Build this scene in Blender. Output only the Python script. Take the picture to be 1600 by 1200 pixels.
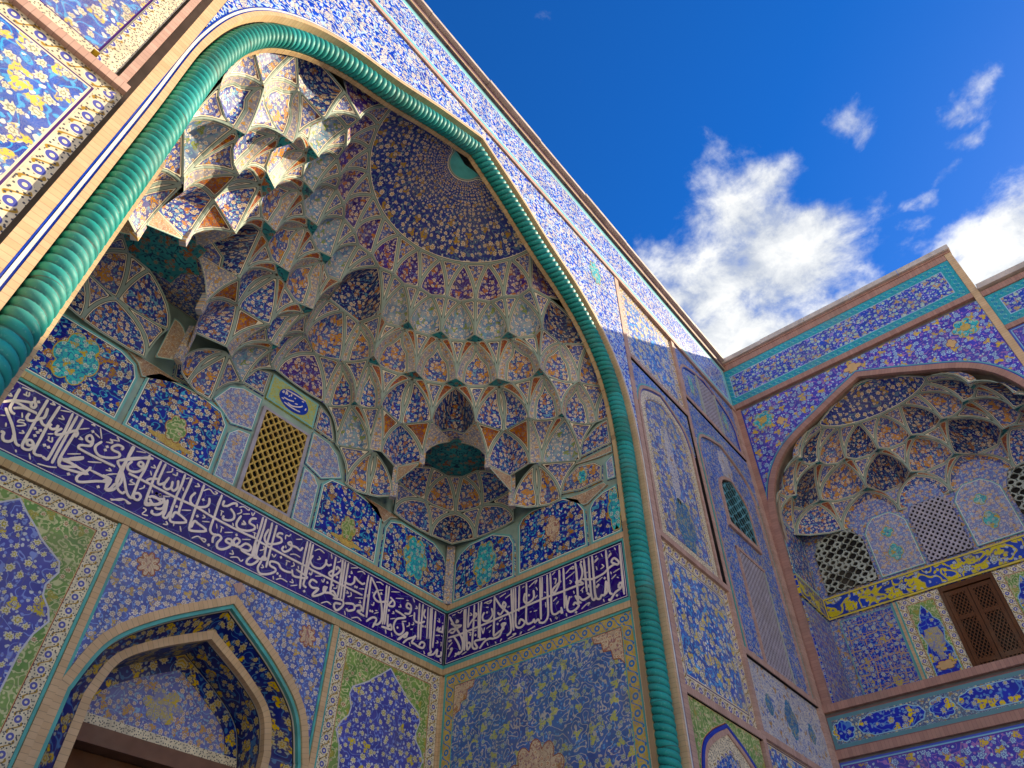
import bpy, math, random
from mathutils import Vector, Matrix
from mathutils.geometry import tessellate_polygon
random.seed(7)
S = bpy.context.scene
for o in list(bpy.data.objects): bpy.data.objects.remove(o)
COL = S.collection
GZ = 1.6                      # eye height of the photographer above the paving
# ------------------------------------------------------------------ camera
R = ((0.6343758, -0.77302407, 0.00106447), (0.54662463, 0.44760845, -0.70770628), (0.54659753, 0.44953361, 0.70650597))
cam = bpy.data.cameras.new('camera'); camo = bpy.data.objects.new('camera', cam); COL.objects.link(camo)
ax = Vector(R[0]).normalized(); az = -Vector(R[2]).normalized(); ay = az.cross(ax).normalized(); ax = ay.cross(az)
camo.matrix_world = Matrix(((ax.x, ay.x, az.x, 0), (ax.y, ay.y, az.y, 0), (ax.z, ay.z, az.z, GZ), (0, 0, 0, 1)))
cam.sensor_width = 36.0; cam.lens = 1134.2 / 1600 * 36.0; cam.clip_start = 0.05; cam.clip_end = 3000
S.camera = camo
S.cycles.max_bounces = 4; S.cycles.diffuse_bounces = 3
S.render.resolution_x = 1024; S.render.resolution_y = 768
# ------------------------------------------------------------------ light
SUNV = Vector((1.0, -0.6, 0.682)).normalized()
EL = math.asin(SUNV.z); ROT = math.atan2(SUNV.x, SUNV.y)
w = bpy.data.worlds.new('World'); S.world = w; w.use_nodes = True
nt = w.node_tree; nt.nodes.clear()
def wn(t, **k):
    n = nt.nodes.new(t)
    for a, b in k.items(): setattr(n, a, b)
    return n
def wl(a, b): nt.links.new(a, b)
def wmath(op, a, b=None, c=None, clamp=False):
    n = wn('ShaderNodeMath', operation=op, use_clamp=clamp)
    for i, v in enumerate((a, b, c)):
        if v is None: continue
        if isinstance(v, (int, float)): n.inputs[i].default_value = v
        else: wl(v, n.inputs[i])
    return n.outputs[0]
sky = wn('ShaderNodeTexSky', sky_type='NISHITA', sun_disc=False, sun_elevation=EL, sun_rotation=ROT, altitude=1600.0, air_density=1.0, dust_density=0.3, ozone_density=4.0)
hs = wn('ShaderNodeHueSaturation'); hs.inputs['Hue'].default_value = 0.515; hs.inputs['Saturation'].default_value = 1.34; hs.inputs['Value'].default_value = .5
wl(sky.outputs[0], hs.inputs['Color'])
geo = wn('ShaderNodeTexCoord')
sp = wn('ShaderNodeSeparateXYZ'); wl(geo.outputs['Generated'], sp.inputs[0])
# fair-weather cloud: fractal noise on a flat cloud deck (direction / height), with a few banks placed by compass direction
zc = wmath('MAXIMUM', sp.outputs[2], 0.08)
du = wmath('DIVIDE', sp.outputs[0], zc); dv = wmath('DIVIDE', sp.outputs[1], zc)
cb = wn('ShaderNodeCombineXYZ'); wl(du, cb.inputs[0]); wl(dv, cb.inputs[1])
def wnoise(scale, detail, rough, off, out='Fac', dist=0.25):
    m = wn('ShaderNodeVectorMath', operation='ADD'); wl(cb.outputs[0], m.inputs[0]); m.inputs[1].default_value = off
    n = wn('ShaderNodeTexNoise'); n.inputs['Scale'].default_value = scale; n.inputs['Detail'].default_value = detail; n.inputs['Roughness'].default_value = rough
    n.inputs['Distortion'].default_value = dist
    wl(m.outputs[0], n.inputs['Vector']); return n.outputs[out]
def raydir(x, y):
    c = ((x - 800) / 1134.2, (y - 600) / 1134.2, 1.0)
    return Vector([sum(R[i][j] * c[i] for i in range(3)) for j in range(3)])
wsep = wn('ShaderNodeSeparateXYZ'); wl(wnoise(4.5, 5, .6, (5.5, 2.2, 1.0), 'Color'), wsep.inputs[0])
wu = wmath('ADD', du, wmath('MULTIPLY', wmath('SUBTRACT', wsep.outputs[0], .5), .17)); wv_ = wmath('ADD', dv, wmath('MULTIPLY', wmath('SUBTRACT', wsep.outputs[1], .5), .17))
bank = None
for (px, py, rad, wt) in [(1200, 400, .17, 1.1), (1100, 450, .13, 1.0), (1160, 350, .11, .95), (1195, 285, .08, .8), (1265, 360, .12, 1.0), (1110, 390, .07, .6), (1120, 540, .16, 1.0), (1245, 260, .04, .45),
                          (1325, 185, .05, .66), (1350, 205, .05, .62), (1378, 245, .04, .52), (1375, 300, .04, .5), (1350, 345, .045, .5), (1330, 400, .06, .6),
                          (1535, 120, .045, .56), (1515, 160, .05, .64), (1505, 215, .045, .6), (1480, 265, .035, .5), (1450, 315, .035, .5), (1425, 355, .03, .42), (1590, 390, .12, 1.0), (1650, 340, .14, .95), (1200, 540, .18, .95), (1320, 460, .07, .6), (1470, 410, .05, .5)]:
    d = raydir(px, py); u0, v0 = d.x / d.z, d.y / d.z
    a = wmath('SUBTRACT', wu, u0); b = wmath('SUBTRACT', wv_, v0)
    r2 = wmath('ADD', wmath('MULTIPLY', a, a), wmath('MULTIPLY', b, b))
    g = wmath('MULTIPLY', wmath('EXPONENT', wmath('MULTIPLY', r2, -1.0 / (rad * rad))), wt)
    bank = g if bank is None else wmath('MAXIMUM', bank, g)
n1 = wnoise(4.0, 10, 0.64, (3.1, 1.7, 0)); n2 = wnoise(0.55, 3, 0.5, (9.1, 4.7, 0)); n3 = wnoise(13.0, 6, 0.65, (1.3, 8.2, 2.0))
tex = wmath('ADD', wmath('MULTIPLY', wmath('SUBTRACT', n1, 0.5), 1.7), wmath('MULTIPLY', wmath('SUBTRACT', n3, 0.5), 0.7))
# cumulus added outside the view as fill light; clear masks it out of frame
dc = raydir(1000, 150); a = wmath('SUBTRACT', du, dc.x / dc.z); b = wmath('SUBTRACT', dv, dc.y / dc.z)
clear = wmath('EXPONENT', wmath('MULTIPLY', wmath('ADD', wmath('MULTIPLY', a, a), wmath('MULTIPLY', b, b)), -1.1))
field = wmath('SUBTRACT', wmath('MULTIPLY', wmath('SUBTRACT', n2, .18), 2.8), wmath('MULTIPLY', clear, 2.6))
dens = wmath('ADD', wmath('MAXIMUM', bank, field), tex)
mr = wn('ShaderNodeMapRange', interpolation_type='SMOOTHSTEP'); wl(dens, mr.inputs[0])
mr.inputs[1].default_value = 0.30; mr.inputs[2].default_value = .92
alpha = wmath('MULTIPLY', mr.outputs[0], 0.93)
cshade = wn('ShaderNodeMapRange'); wl(wmath('ADD', n1, wmath('MULTIPLY', wmath('SUBTRACT', n3, .5), 0.9)), cshade.inputs[0]); cshade.inputs[1].default_value = 0.34; cshade.inputs[2].default_value = 0.66
ccol = wn('ShaderNodeMix', data_type='RGBA'); wl(cshade.outputs[0], ccol.inputs[0])
ccol.inputs[6].default_value = (1.05, 1.25, 1.65, 1); ccol.inputs[7].default_value = (2.0, 2.18, 2.45, 1)
cm = wn('ShaderNodeMix', data_type='RGBA'); wl(alpha, cm.inputs[0]); wl(hs.outputs[0], cm.inputs[6]); wl(ccol.outputs[2], cm.inputs[7])
bg = wn('ShaderNodeBackground'); wl(cm.outputs[2], bg.inputs[0]); bg.inputs[1].default_value = 0.13
wo = wn('ShaderNodeOutputWorld'); wl(bg.outputs[0], wo.inputs[0])
sun = bpy.data.lights.new('sun', 'SUN'); sun.energy = 2.1; sun.angle = math.radians(0.53); sun.color = (1.0, 0.90, 0.74)
suno = bpy.data.objects.new('sun', sun); COL.objects.link(suno); suno.rotation_euler = SUNV.to_track_quat('Z', 'Y').to_euler(); suno.location = (20, -12, 20)
S.view_settings.view_transform = 'Standard'; S.view_settings.look = 'None'; S.view_settings.exposure = 2.05; S.view_settings.gamma = 1.0
S.view_settings.use_curve_mapping = False
S.view_settings.use_white_balance = True; S.view_settings.white_balance_temperature = 7800; S.view_settings.white_balance_tint = 8
# ------------------------------------------------------------------ materials
class NB:
    def __init__(s, name):
        s.m = bpy.data.materials.new(name); s.m.use_nodes = True; s.t = s.m.node_tree; s.t.nodes.clear()
        s.out = s.n('ShaderNodeOutputMaterial'); s.b = s.n('ShaderNodeBsdfPrincipled'); s.l(s.b.outputs[0], s.out.inputs[0])
    def n(s, t, **k):
        x = s.t.nodes.new(t)
        for a, b in k.items(): setattr(x, a, b)
        return x
    def l(s, a, b): s.t.links.new(a, b)
    def put(s, i, v):
        if isinstance(v, (int, float)): i.default_value = v
        elif isinstance(v, (tuple, list)): i.default_value = (tuple(v) + (1,))[:len(i.default_value)] if len(i.default_value) == 4 else tuple(v)
        else: s.l(v, i)
    def ma(s, op, a, b=None, c=None, clamp=False):
        x = s.n('ShaderNodeMath', operation=op, use_clamp=clamp)
        for i, v in enumerate((a, b, c)):
            if v is not None: s.put(x.inputs[i], v)
        return x.outputs[0]
    def ve(s, op, a, b=None, sc=None):
        x = s.n('ShaderNodeVectorMath', operation=op); s.put(x.inputs[0], a)
        if b is not None: s.put(x.inputs[1], b)
        if sc is not None: s.put(x.inputs['Scale'], sc)
        return x.outputs['Value'] if op == 'LENGTH' else x.outputs[0]
    def mix(s, f, a, b):
        x = s.n('ShaderNodeMix', data_type='RGBA'); s.put(x.inputs[0], f); s.put(x.inputs[6], a); s.put(x.inputs[7], b); return x.outputs[2]
    def ss(s, v, a, b):            # smooth step a -> b (a may exceed b)
        x = s.n('ShaderNodeMapRange', interpolation_type='SMOOTHSTEP'); s.put(x.inputs[0], v)
        x.inputs[1].default_value = a; x.inputs[2].default_value = b; return x.outputs[0]
    def noise(s, v, sc, det=2, ro=.5, out='Fac'):
        x = s.n('ShaderNodeTexNoise'); s.put(x.inputs['Vector'], v); x.inputs['Scale'].default_value = sc; x.inputs['Detail'].default_value = det; x.inputs['Roughness'].default_value = ro
        return x.outputs[out]
    def voro(s, v, sc, rnd=1.0, feature='F1'):
        x = s.n('ShaderNodeTexVoronoi', voronoi_dimensions='2D', feature=feature); s.put(x.inputs['Vector'], v); x.inputs['Scale'].default_value = sc; x.inputs['Randomness'].default_value = rnd
        return x
    def pc(s):
        x = s.n('ShaderNodeAttribute', attribute_name='pc', attribute_type='GEOMETRY'); q = s.n('ShaderNodeSeparateXYZ'); s.l(x.outputs['Vector'], q.inputs[0])
        c = s.n('ShaderNodeCombineXYZ'); s.l(q.outputs[0], c.inputs[0]); s.l(q.outputs[1], c.inputs[1])
        oi = s.n('ShaderNodeObjectInfo'); rr = s.n('ShaderNodeCombineXYZ'); s.l(s.ma('MULTIPLY', oi.outputs['Random'], 37.0), rr.inputs[0]); s.l(s.ma('MULTIPLY', oi.outputs['Random'], 71.0), rr.inputs[1])
        return s.ve('ADD', c.outputs[0], rr.outputs[0]), q.outputs[0], q.outputs[1], q.outputs[2]
def srgb(h):
    h = h.lstrip('#'); v = [int(h[i:i + 2], 16) / 255 for i in (0, 2, 4)]
    return tuple(c / 12.92 if c <= .04045 else ((c + .055) / 1.055) ** 2.4 for c in v)
# glazed faience colours
COB = (.018, .045, .34); NAVY = (.012, .014, .13); PURP = (.045, .02, .16); TURQ = (.03, .36, .36); CREAM = (.72, .64, .47); WHITE = (.74, .72, .66)
OCH = (.48, .22, .035); YEL = (.62, .42, .05); SKYB = (.16, .40, .62); GRN = (.10, .26, .07); GREY = (.26, .31, .27); RED = (.22, .055, .025); BLK = (.012, .012, .02); PINK = (.50, .27, .19); BEIGE = (.58, .38, .20)
LAV = (.15, .17, .42)
def finish(nb, col, rough=.3, bump=None, bs=.15, dist=.004, sat=1.12, gain=1.25):
    g = nb.n('ShaderNodeNewGeometry')
    pos = g.outputs['Position']
    dirt = nb.noise(pos, 1.3, 4, .6)
    col = nb.mix(nb.ma('MULTIPLY', nb.ss(dirt, .46, .74), .25), col, (.20, .17, .13))
    tone = nb.n('ShaderNodeHueSaturation'); nb.l(col, tone.inputs['Color']); tone.inputs['Saturation'].default_value = sat
    nb.put(tone.inputs['Value'], nb.ma('ADD', .86 * gain, nb.ma('MULTIPLY', nb.noise(pos, 6.0, 1), .28 * gain)))
    nb.l(tone.outputs[0], nb.b.inputs['Base Color'])
    nb.put(nb.b.inputs['Roughness'], nb.ma('ADD', rough - .1, nb.ma('MULTIPLY', dirt, .24)))
    if bump is not None:
        bp = nb.n('ShaderNodeBump'); bp.inputs['Strength'].default_value = bs; bp.inputs['Distance'].default_value = dist
        nb.l(bump, bp.inputs['Height']); nb.l(bp.outputs[0], nb.b.inputs['Normal'])
    nb.b.inputs['Specular IOR Level'].default_value = .28
    return nb.m
def borders(nb, col, ed, bd):
    for (a, b, c) in bd:
        m = nb.ma('MULTIPLY', nb.ma('GREATER_THAN', ed, a), nb.ma('LESS_THAN', ed, b))
        col = nb.mix(m, col, c)
    return col
def floral(name, base=COB, base2=None, flower=CREAM, eye=None, vine=SKYB, leaf=WHITE, blob=YEL, cell=.2, blobs=.5, vines=1.0, leaves=1.0, flowers=1.0, bd=(), rough=.33, vw=.07, bsize=.26, fr=.72, tile=0, girih=None):
    nb = NB(name); P, u, v, ed = nb.pc()
    wv = nb.ve('SCALE', nb.ve('SUBTRACT', nb.noise(P, 1.6 / cell, 2, .5, 'Color'), (.5, .5, .5)), sc=cell * .42)
    Q = nb.ve('ADD', P, wv)
    base2 = base2 or tuple(c * .55 for c in base)
    col = nb.mix(nb.ss(nb.noise(P, .5 / cell, 2), .42, .62), base, base2)
    if vines:
        n = nb.noise(P, .62 / cell, 1.2, .45)
        f = nb.ma('ABSOLUTE', nb.ma('SUBTRACT', nb.ma('FRACT', nb.ma('MULTIPLY', n, 7.0)), .5))
        col = nb.mix(nb.ma('MULTIPLY', nb.ss(f, vw * 1.7, vw * .6), vines), col, vine)
    if girih:
        VG = nb.voro(P, .55 / cell, .35, 'DISTANCE_TO_EDGE'); VG2 = nb.voro(P, 1.1 / cell, .35, 'DISTANCE_TO_EDGE')
        col = nb.mix(nb.ma('MAXIMUM', nb.ss(VG.outputs['Distance'], .055, .035), nb.ss(VG2.outputs['Distance'], .05, .03)), col, girih)
    if leaves:
        V = nb.voro(Q, 2.35 / cell, .95)
        r = V.outputs['Distance']; cs = nb.n('ShaderNodeSeparateXYZ'); nb.l(V.outputs['Color'], cs.inputs[0])
        k = nb.ma('MULTIPLY', nb.ss(r, .33, .24), nb.ma('GREATER_THAN', cs.outputs[0], .42))
        lc = nb.mix(nb.ma('GREATER_THAN', cs.outputs[1], .5), vine, leaf)
        col = nb.mix(nb.ma('MULTIPLY', k, leaves), col, lc)
    if blobs:
        V = nb.voro(Q, .62 / cell, .85); cs = nb.n('ShaderNodeSeparateXYZ'); nb.l(V.outputs['Color'], cs.inputs[0])
        off = nb.ve('SUBTRACT', Q, V.outputs['Position']); so = nb.n('ShaderNodeSeparateXYZ'); nb.l(off, so.inputs[0])
        an = nb.ma('ARCTAN2', so.outputs[1], so.outputs[0])
        pet = nb.ma('ADD', nb.ma('MULTIPLY', nb.ma('COSINE', nb.ma('ADD', nb.ma('MULTIPLY', an, 3.0), nb.ma('MULTIPLY', cs.outputs[2], 6.0))), .09), nb.ma('MULTIPLY', nb.noise(P, 3.4 / cell, 1), .16))
        d = nb.ma('SUBTRACT', V.outputs['Distance'], nb.ma('ADD', bsize - .08, pet))
        inn = nb.ma('GREATER_THAN', nb.noise(P, 5.5 / cell, 1), .44)
        k = nb.ma('MULTIPLY', nb.ss(d, .03, -.02), nb.ma('LESS_THAN', cs.outputs[0], blobs))
        col = nb.mix(nb.ma('MULTIPLY', k, nb.ma('ADD', nb.ma('MULTIPLY', inn, .75), .25)), col, blob)
    if flowers:
        V = nb.voro(Q, 1.0 / cell, fr); cs = nb.n('ShaderNodeSeparateXYZ'); nb.l(V.outputs['Color'], cs.inputs[0])
        off = nb.ve('SUBTRACT', Q, V.outputs['Position']); so = nb.n('ShaderNodeSeparateXYZ'); nb.l(off, so.inputs[0])
        an = nb.ma('ARCTAN2', so.outputs[1], so.outputs[0])
        size = nb.ma('ADD', .15, nb.ma('MULTIPLY', cs.outputs[0], .17))
        pet = nb.ma('ADD', 1.0, nb.ma('MULTIPLY', nb.ma('COSINE', nb.ma('MULTIPLY', an, 7.0)), .2))
        rr = nb.ma('DIVIDE', V.outputs['Distance'], nb.ma('MULTIPLY', size, pet))
        k = nb.ma('MULTIPLY', nb.ss(rr, 1.08, .92), nb.ma('LESS_THAN', cs.outputs[1], flowers))
        fc = nb.mix(nb.ss(rr, .62, .5), flower, eye or tuple(c * .5 for c in blob)); fc = nb.mix(nb.ss(rr, .34, .24), fc, flower)
        halo = nb.ma('MULTIPLY', nb.ma('MULTIPLY', nb.ss(rr, 1.5, 1.3), nb.ma('LESS_THAN', cs.outputs[1], flowers)), .8)
        col = nb.mix(halo, col, base2); col = nb.mix(k, col, fc)
    if tile:
        cu = nb.ma('FLOOR', nb.ma('DIVIDE', u, tile)); cv_ = nb.ma('FLOOR', nb.ma('DIVIDE', v, tile)); cc = nb.n('ShaderNodeCombineXYZ'); nb.l(cu, cc.inputs[0]); nb.l(cv_, cc.inputs[1])
        wn2 = nb.n('ShaderNodeTexWhiteNoise', noise_dimensions='2D'); nb.l(cc.outputs[0], wn2.inputs['Vector'])
        hv = nb.n('ShaderNodeHueSaturation'); nb.l(col, hv.inputs['Color']); nb.put(hv.inputs['Value'], nb.ma('ADD', .88, nb.ma('MULTIPLY', wn2.outputs['Value'], .24))); col = hv.outputs[0]
        ju = nb.ma('LESS_THAN', nb.ma('FRACT', nb.ma('DIVIDE', u, tile)), .04); jv = nb.ma('LESS_THAN', nb.ma('FRACT', nb.ma('DIVIDE', v, tile)), .04)
        col = nb.mix(nb.ma('MULTIPLY', nb.ma('MAXIMUM', ju, jv), .3), col, (.16, .13, .12))
    col = borders(nb, col, ed, bd)
    return finish(nb, col, rough)
def brick(name, c1, c2, joint, L=.11, rough=.6):
    nb = NB(name); P, u, v, ed = nb.pc()
    f = nb.ma('FRACT', nb.ma('DIVIDE', u, L)); j = nb.ma('LESS_THAN', f, .09)
    fl = nb.ma('FLOOR', nb.ma('DIVIDE', u, L)); wn_ = nb.n('ShaderNodeTexWhiteNoise', noise_dimensions='1D'); nb.l(fl, wn_.inputs['W'])
    col = nb.mix(wn_.outputs['Value'], c1, c2); col = nb.mix(nb.ma('MULTIPLY', j, .7), col, joint)
    return finish(nb, col, rough, nb.ma('MULTIPLY', j, -2.0), .4, .006, .88, 1.2)
def plain(name, c, rough=.4, var=.25):
    nb = NB(name); g = nb.n('ShaderNodeNewGeometry'); n = nb.noise(g.outputs['Position'], 6.0, 4)
    return finish(nb, nb.mix(n, tuple(x * (1 - var) for x in c), tuple(min(1, x * (1 + var)) for x in c)), rough)
def stripe_band(name, base, c1, c2, c3, L=.2, W=.2, bd=()):     # border strip with alternating rosettes and S-scrolls
    nb = NB(name); P, u, v, ed = nb.pc()
    x = nb.ma('SUBTRACT', nb.ma('FRACT', nb.ma('DIVIDE', u, L)), .5); y = nb.ma('DIVIDE', v, L)
    r = nb.ma('SQRT', nb.ma('ADD', nb.ma('MULTIPLY', x, x), nb.ma('MULTIPLY', y, y)))
    col = nb.mix(nb.ss(nb.noise(P, 9 / L * .2, 2), .4, .6), base, tuple(c * .82 for c in base))
    sc = nb.ma('ABSOLUTE', nb.ma('SUBTRACT', y, nb.ma('MULTIPLY', nb.ma('SINE', nb.ma('MULTIPLY', u, 2 * math.pi / L)), .3)))
    col = nb.mix(nb.ss(sc, .09, .05), col, c3)
    d = nb.voro(P, 5.0 / L, 1.0); col = nb.mix(nb.ss(d.outputs['Distance'], .26, .2), col, c2)
    col = nb.mix(nb.ss(r, .30, .27), col, base); col = nb.mix(nb.ss(r, .24, .21), col, c1); col = nb.mix(nb.ss(r, .10, .08), col, base)
    return finish(nb, borders(nb, col, ed, bd), .3)
LB = (.27, .33, .28)      # pale grey-green rib
CRM = (.74, .66, .50)
MB_ = ((0, .020, LB), (.020, .027, BLK), (.027, .038, CRM), (.038, .044, (.08, .03, .03)))
M = {}
def mats():
    M['cob_big'] = floral('tile_cobalt', (.022, .07, .46), (.016, .04, .30), CREAM, (.25, .20, .10), (.10, .36, .66), WHITE, YEL, cell=.23, blobs=.45, tile=.21)
    M['band_blue'] = floral('tile_frieze_blue', (.025, .085, .50), (.02, .05, .38), (.74, .66, .54), (.12, .16, .42), (.45, .60, .72), (.74, .70, .62), (.66, .62, .5), cell=.12, blobs=.3, vw=.11, bd=((0, .05, (.12, .42, .46)), (.05, .065, WHITE), (.065, .17, (.20, .50, .55)), (.17, .185, WHITE)), tile=.21)
    M['spandrel'] = floral('tile_spandrel', (.025, .075, .50), (.02, .05, .38), (.76, .68, .52), (.12, .16, .42), (.42, .58, .72), (.74, .70, .62), (.68, .64, .5), cell=.135, blobs=.35, vw=.12, bd=((0, .03, (.05, .09, .45)), (.03, .05, WHITE), (.05, .075, (.06, .12, .5))), tile=.21)
    M['panelA'] = floral('tile_panel_garden', (.03, .10, .44), (.022, .055, .32), CREAM, (.2, .22, .15), (.06, .34, .66), (.72, .70, .60), (.66, .50, .12), cell=.17, blobs=.75, vw=.09, bd=((0, .012, CREAM), (.012, .03, (.06, .02, .12)), (.03, .045, CREAM)), tile=.21)
    M['panelB'] = floral('tile_panel_dense', (.04, .10, .42), (.03, .07, .34), (.55, .50, .42), (.1, .1, .2), (.16, .36, .58), (.48, .50, .52), (.52, .44, .2), cell=.085, blobs=.55, tile=.21)
    M['panelW'] = floral('tile_panel_white', (.55, .52, .48), (.48, .46, .46), (.60, .55, .46), (.1, .14, .34), (.12, .18, .40), (.14, .16, .34), (.42, .24, .06), cell=.11, blobs=.3, vw=.1)
    M['green'] = floral('tile_green_arabesque', (.20, .30, .10), (.12, .24, .07), (.58, .50, .34), (.32, .12, .05), (.50, .50, .28), (.46, .46, .25), (.34, .30, .08), cell=.11, blobs=.3, vw=.1, flowers=.5, bd=((0, .008, (.25, .06, .03)), (.008, .014, BEIGE)), tile=.21)
    M['mihrab'] = floral('tile_violet_blue', (.095, .10, .36), (.075, .08, .30), (.60, .56, .44), (.42, .34, .05), (.22, .28, .58), (.50, .52, .55), (.58, .46, .08), cell=.13, blobs=.35, vw=.06, bd=((0, .018, (.5, .5, .55)),), tile=.21)
    M['wallB'] = floral('tile_spandrel_violet', (.12, .15, .38), (.09, .11, .32), (.62, .56, .48), (.3, .2, .2), (.22, .34, .62), (.58, .55, .52), (.50, .34, .12), cell=.10, blobs=.6, bd=((0, .02, TURQ), (.02, .03, WHITE)), tile=.21)
    M['wallS'] = floral('tile_scroll_blue', (.10, .14, .38), (.08, .11, .32), (.40, .42, .44), (.3, .3, .1), (.52, .44, .40), (.16, .30, .58), (.52, .47, .12), cell=.12, blobs=.6, vw=.07, flowers=.4, bd=((0, .012, TURQ),), tile=.21)
    M['vaultwall'] = floral('tile_wall_navy', (.018, .03, .34), (.012, .016, .2), (.72, .64, .5), (.4, .18, .04), (.08, .38, .55), (.62, .6, .55), OCH, cell=.14, blobs=.65, bd=((0, .03, (.16, .40, .38)), (.03, .042, WHITE), (.042, .05, BLK)), tile=.21)
    M['wallsand'] = floral('tile_wall_lavender', (.16, .18, .40), (.13, .13, .32), (.58, .48, .40), (.35, .2, .1), (.24, .38, .52), (.5, .46, .44), (.52, .30, .09), cell=.095, blobs=.65, bd=((0, .02, (.16, .36, .34)), (.02, .028, WHITE)))
    vr = .5
    M['m_dome'] = floral('tile_dome', (.04, .055, .22), (.03, .035, .17), (.66, .56, .42), (.34, .16, .03), (.10, .17, .24), (.56, .50, .40), (.40, .24, .05), cell=.15, blobs=.5, leaves=.9, flowers=1.0, rough=vr, fr=.45, bd=((0, .02, LB), (.02, .028, BLK), (.028, .04, CRM)))
    M['m_purple'] = floral('tile_petal_purple', (.075, .03, .19), (.04, .015, .12), (.66, .54, .42), (.3, .1, .03), (.14, .16, .34), (.55, .46, .42), (.42, .16, .04), cell=.11, blobs=.6, rough=vr, bd=MB_)
    M['m_green'] = floral('tile_petal_garden', (.30, .32, .34), (.12, .18, .32), (.72, .62, .50), (.3, .14, .05), (.18, .34, .40), (.66, .56, .48), (.22, .26, .06), cell=.105, blobs=.75, rough=vr, bd=MB_)
    M['m_leaf'] = floral('tile_leaf_orange', (.10, .10, .26), (.05, .06, .22), (.68, .56, .42), (.4, .16, .03), (.16, .30, .40), (.60, .50, .42), (.56, .26, .05), cell=.105, blobs=.95, bsize=.36, rough=vr, bd=MB_)
    M['m_blue'] = floral('tile_leaf_blue', (.05, .06, .27), (.035, .04, .2), (.72, .62, .50), (.4, .16, .03), (.15, .34, .48), (.64, .56, .48), (.46, .2, .07), cell=.10, blobs=.65, rough=vr, bd=MB_)
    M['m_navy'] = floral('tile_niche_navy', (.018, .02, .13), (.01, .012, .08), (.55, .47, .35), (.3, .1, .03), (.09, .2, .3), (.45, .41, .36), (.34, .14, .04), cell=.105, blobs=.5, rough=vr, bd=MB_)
    M['m_tri'] = floral('tile_kite_pale', (.10, .11, .30), (.07, .07, .24), (.70, .60, .46), (.4, .18, .04), (.20, .30, .42), (.62, .54, .48), (.50, .25, .05), cell=.07, blobs=.7, rough=vr, bd=MB_)
    M['m_orange'] = floral('tile_kite_orange', (.42, .14, .035), (.30, .09, .025), (.40, .24, .13), (.1, .05, .1), (.14, .08, .14), (.12, .08, .18), (.54, .26, .05), cell=.08, blobs=.4, rough=vr, bd=MB_)
    M['m_kite'] = floral('tile_kite_rust', (.34, .095, .03), (.24, .06, .02), (.34, .2, .1), (.1, .05, .08), (.10, .05, .10), (.10, .06, .12), (.46, .2, .04), cell=.07, blobs=.4, rough=vr, bd=((0, .009, LB), (.009, .013, BLK), (.013, .019, CRM)))
    M['m_strip'] = floral('tile_strip_cream', (.34, .28, .26), (.20, .19, .30), (.72, .60, .42), (.4, .2, .05), (.26, .3, .34), (.66, .56, .42), (.54, .28, .06), cell=.06, blobs=.7, rough=vr, bd=((0, .009, LB), (.009, .013, BLK), (.013, .018, CRM)))
    M['m_star'] = floral('tile_star_turquoise', (.04, .24, .25), (.03, .17, .19), (.10, .22, .2), (.28, .08, .04), (.01, .04, .08), (.02, .07, .12), (.30, .10, .04), cell=.14, blobs=.5, rough=vr, bd=((0, .005, (.30, .26, .18)),))
    M['m_net'] = floral('tile_net_terracotta', (.42, .26, .17), (.32, .18, .13), (.48, .38, .30), (.2, .1, .08), (.58, .48, .36), (.5, .4, .3), (.4, .2, .1), cell=.06, blobs=.2, rough=vr, bd=((0, .014, (.18, .32, .30)), (.014, .019, CRM)))
    M['medallion'] = floral('tile_medallion_turquoise', (.06, .46, .46), (.05, .36, .40), (.5, .62, .5), (.05, .1, .3), (.04, .12, .3), (.05, .2, .36), (.56, .36, .05), cell=.10, blobs=.6, bd=((0, .012, (.52, .34, .06)),))
    M['medal_cream'] = floral('tile_medallion_cream', (.62, .50, .36), (.5, .38, .28), (.66, .56, .4), (.4, .1, .06), (.36, .18, .16), (.3, .16, .2), (.4, .22, .1), cell=.10, blobs=.3, bd=((0, .012, (.30, .10, .06)),))
    M['medal_blue'] = floral('tile_medallion_blue', (.04, .13, .36), (.03, .10, .28), (.4, .42, .3), (.3, .2, .05), (.07, .28, .34), (.3, .36, .4), (.4, .34, .08), cell=.08, blobs=.5, bd=((0, .012, (.03, .2, .26)),))
    M['yelband'] = floral('tile_yellow_scroll', (.03, .07, .42), (.02, .05, .3), (.45, .5, .55), (.3, .3, .1), (.62, .50, .07), (.4, .45, .55), (.64, .52, .07), cell=.24, blobs=.8, vw=.13, bsize=.3, flowers=.3, bd=((0, .035, (.58, .46, .12)), (.035, .045, BLK)))
    M['wing_span'] = floral('tile_wing_spandrel', (.085, .085, .42), (.07, .065, .36), (.34, .50, .62), (.1, .12, .4), (.34, .18, .42), (.40, .56, .62), (.60, .42, .07), cell=.15, blobs=.7, vw=.06, bd=((0, .03, (.08, .12, .45)), (.03, .05, (.2, .42, .55)), (.05, .07, (.10, .06, .3))), tile=.21)
    M['wing_frieze'] = floral('tile_wing_frieze', (.05, .09, .40), (.04, .07, .32), (.36, .55, .56), (.4, .3, .1), (.28, .22, .50), (.36, .50, .60), (.50, .34, .14), cell=.13, blobs=.7, bd=((0, .02, (.30, .46, .60)),), tile=.21)
    M['wing_med'] = floral('tile_wing_cartouche', (.10, .14, .22), (.08, .1, .2), (.5, .5, .45), (.5, .4, .05), (.2, .34, .42), (.24, .26, .32), (.3, .2, .1), cell=.07, blobs=.3, bd=((0, .02, (.2, .1, .1)), (.02, .08, (.10, .22, .26))))
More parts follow.
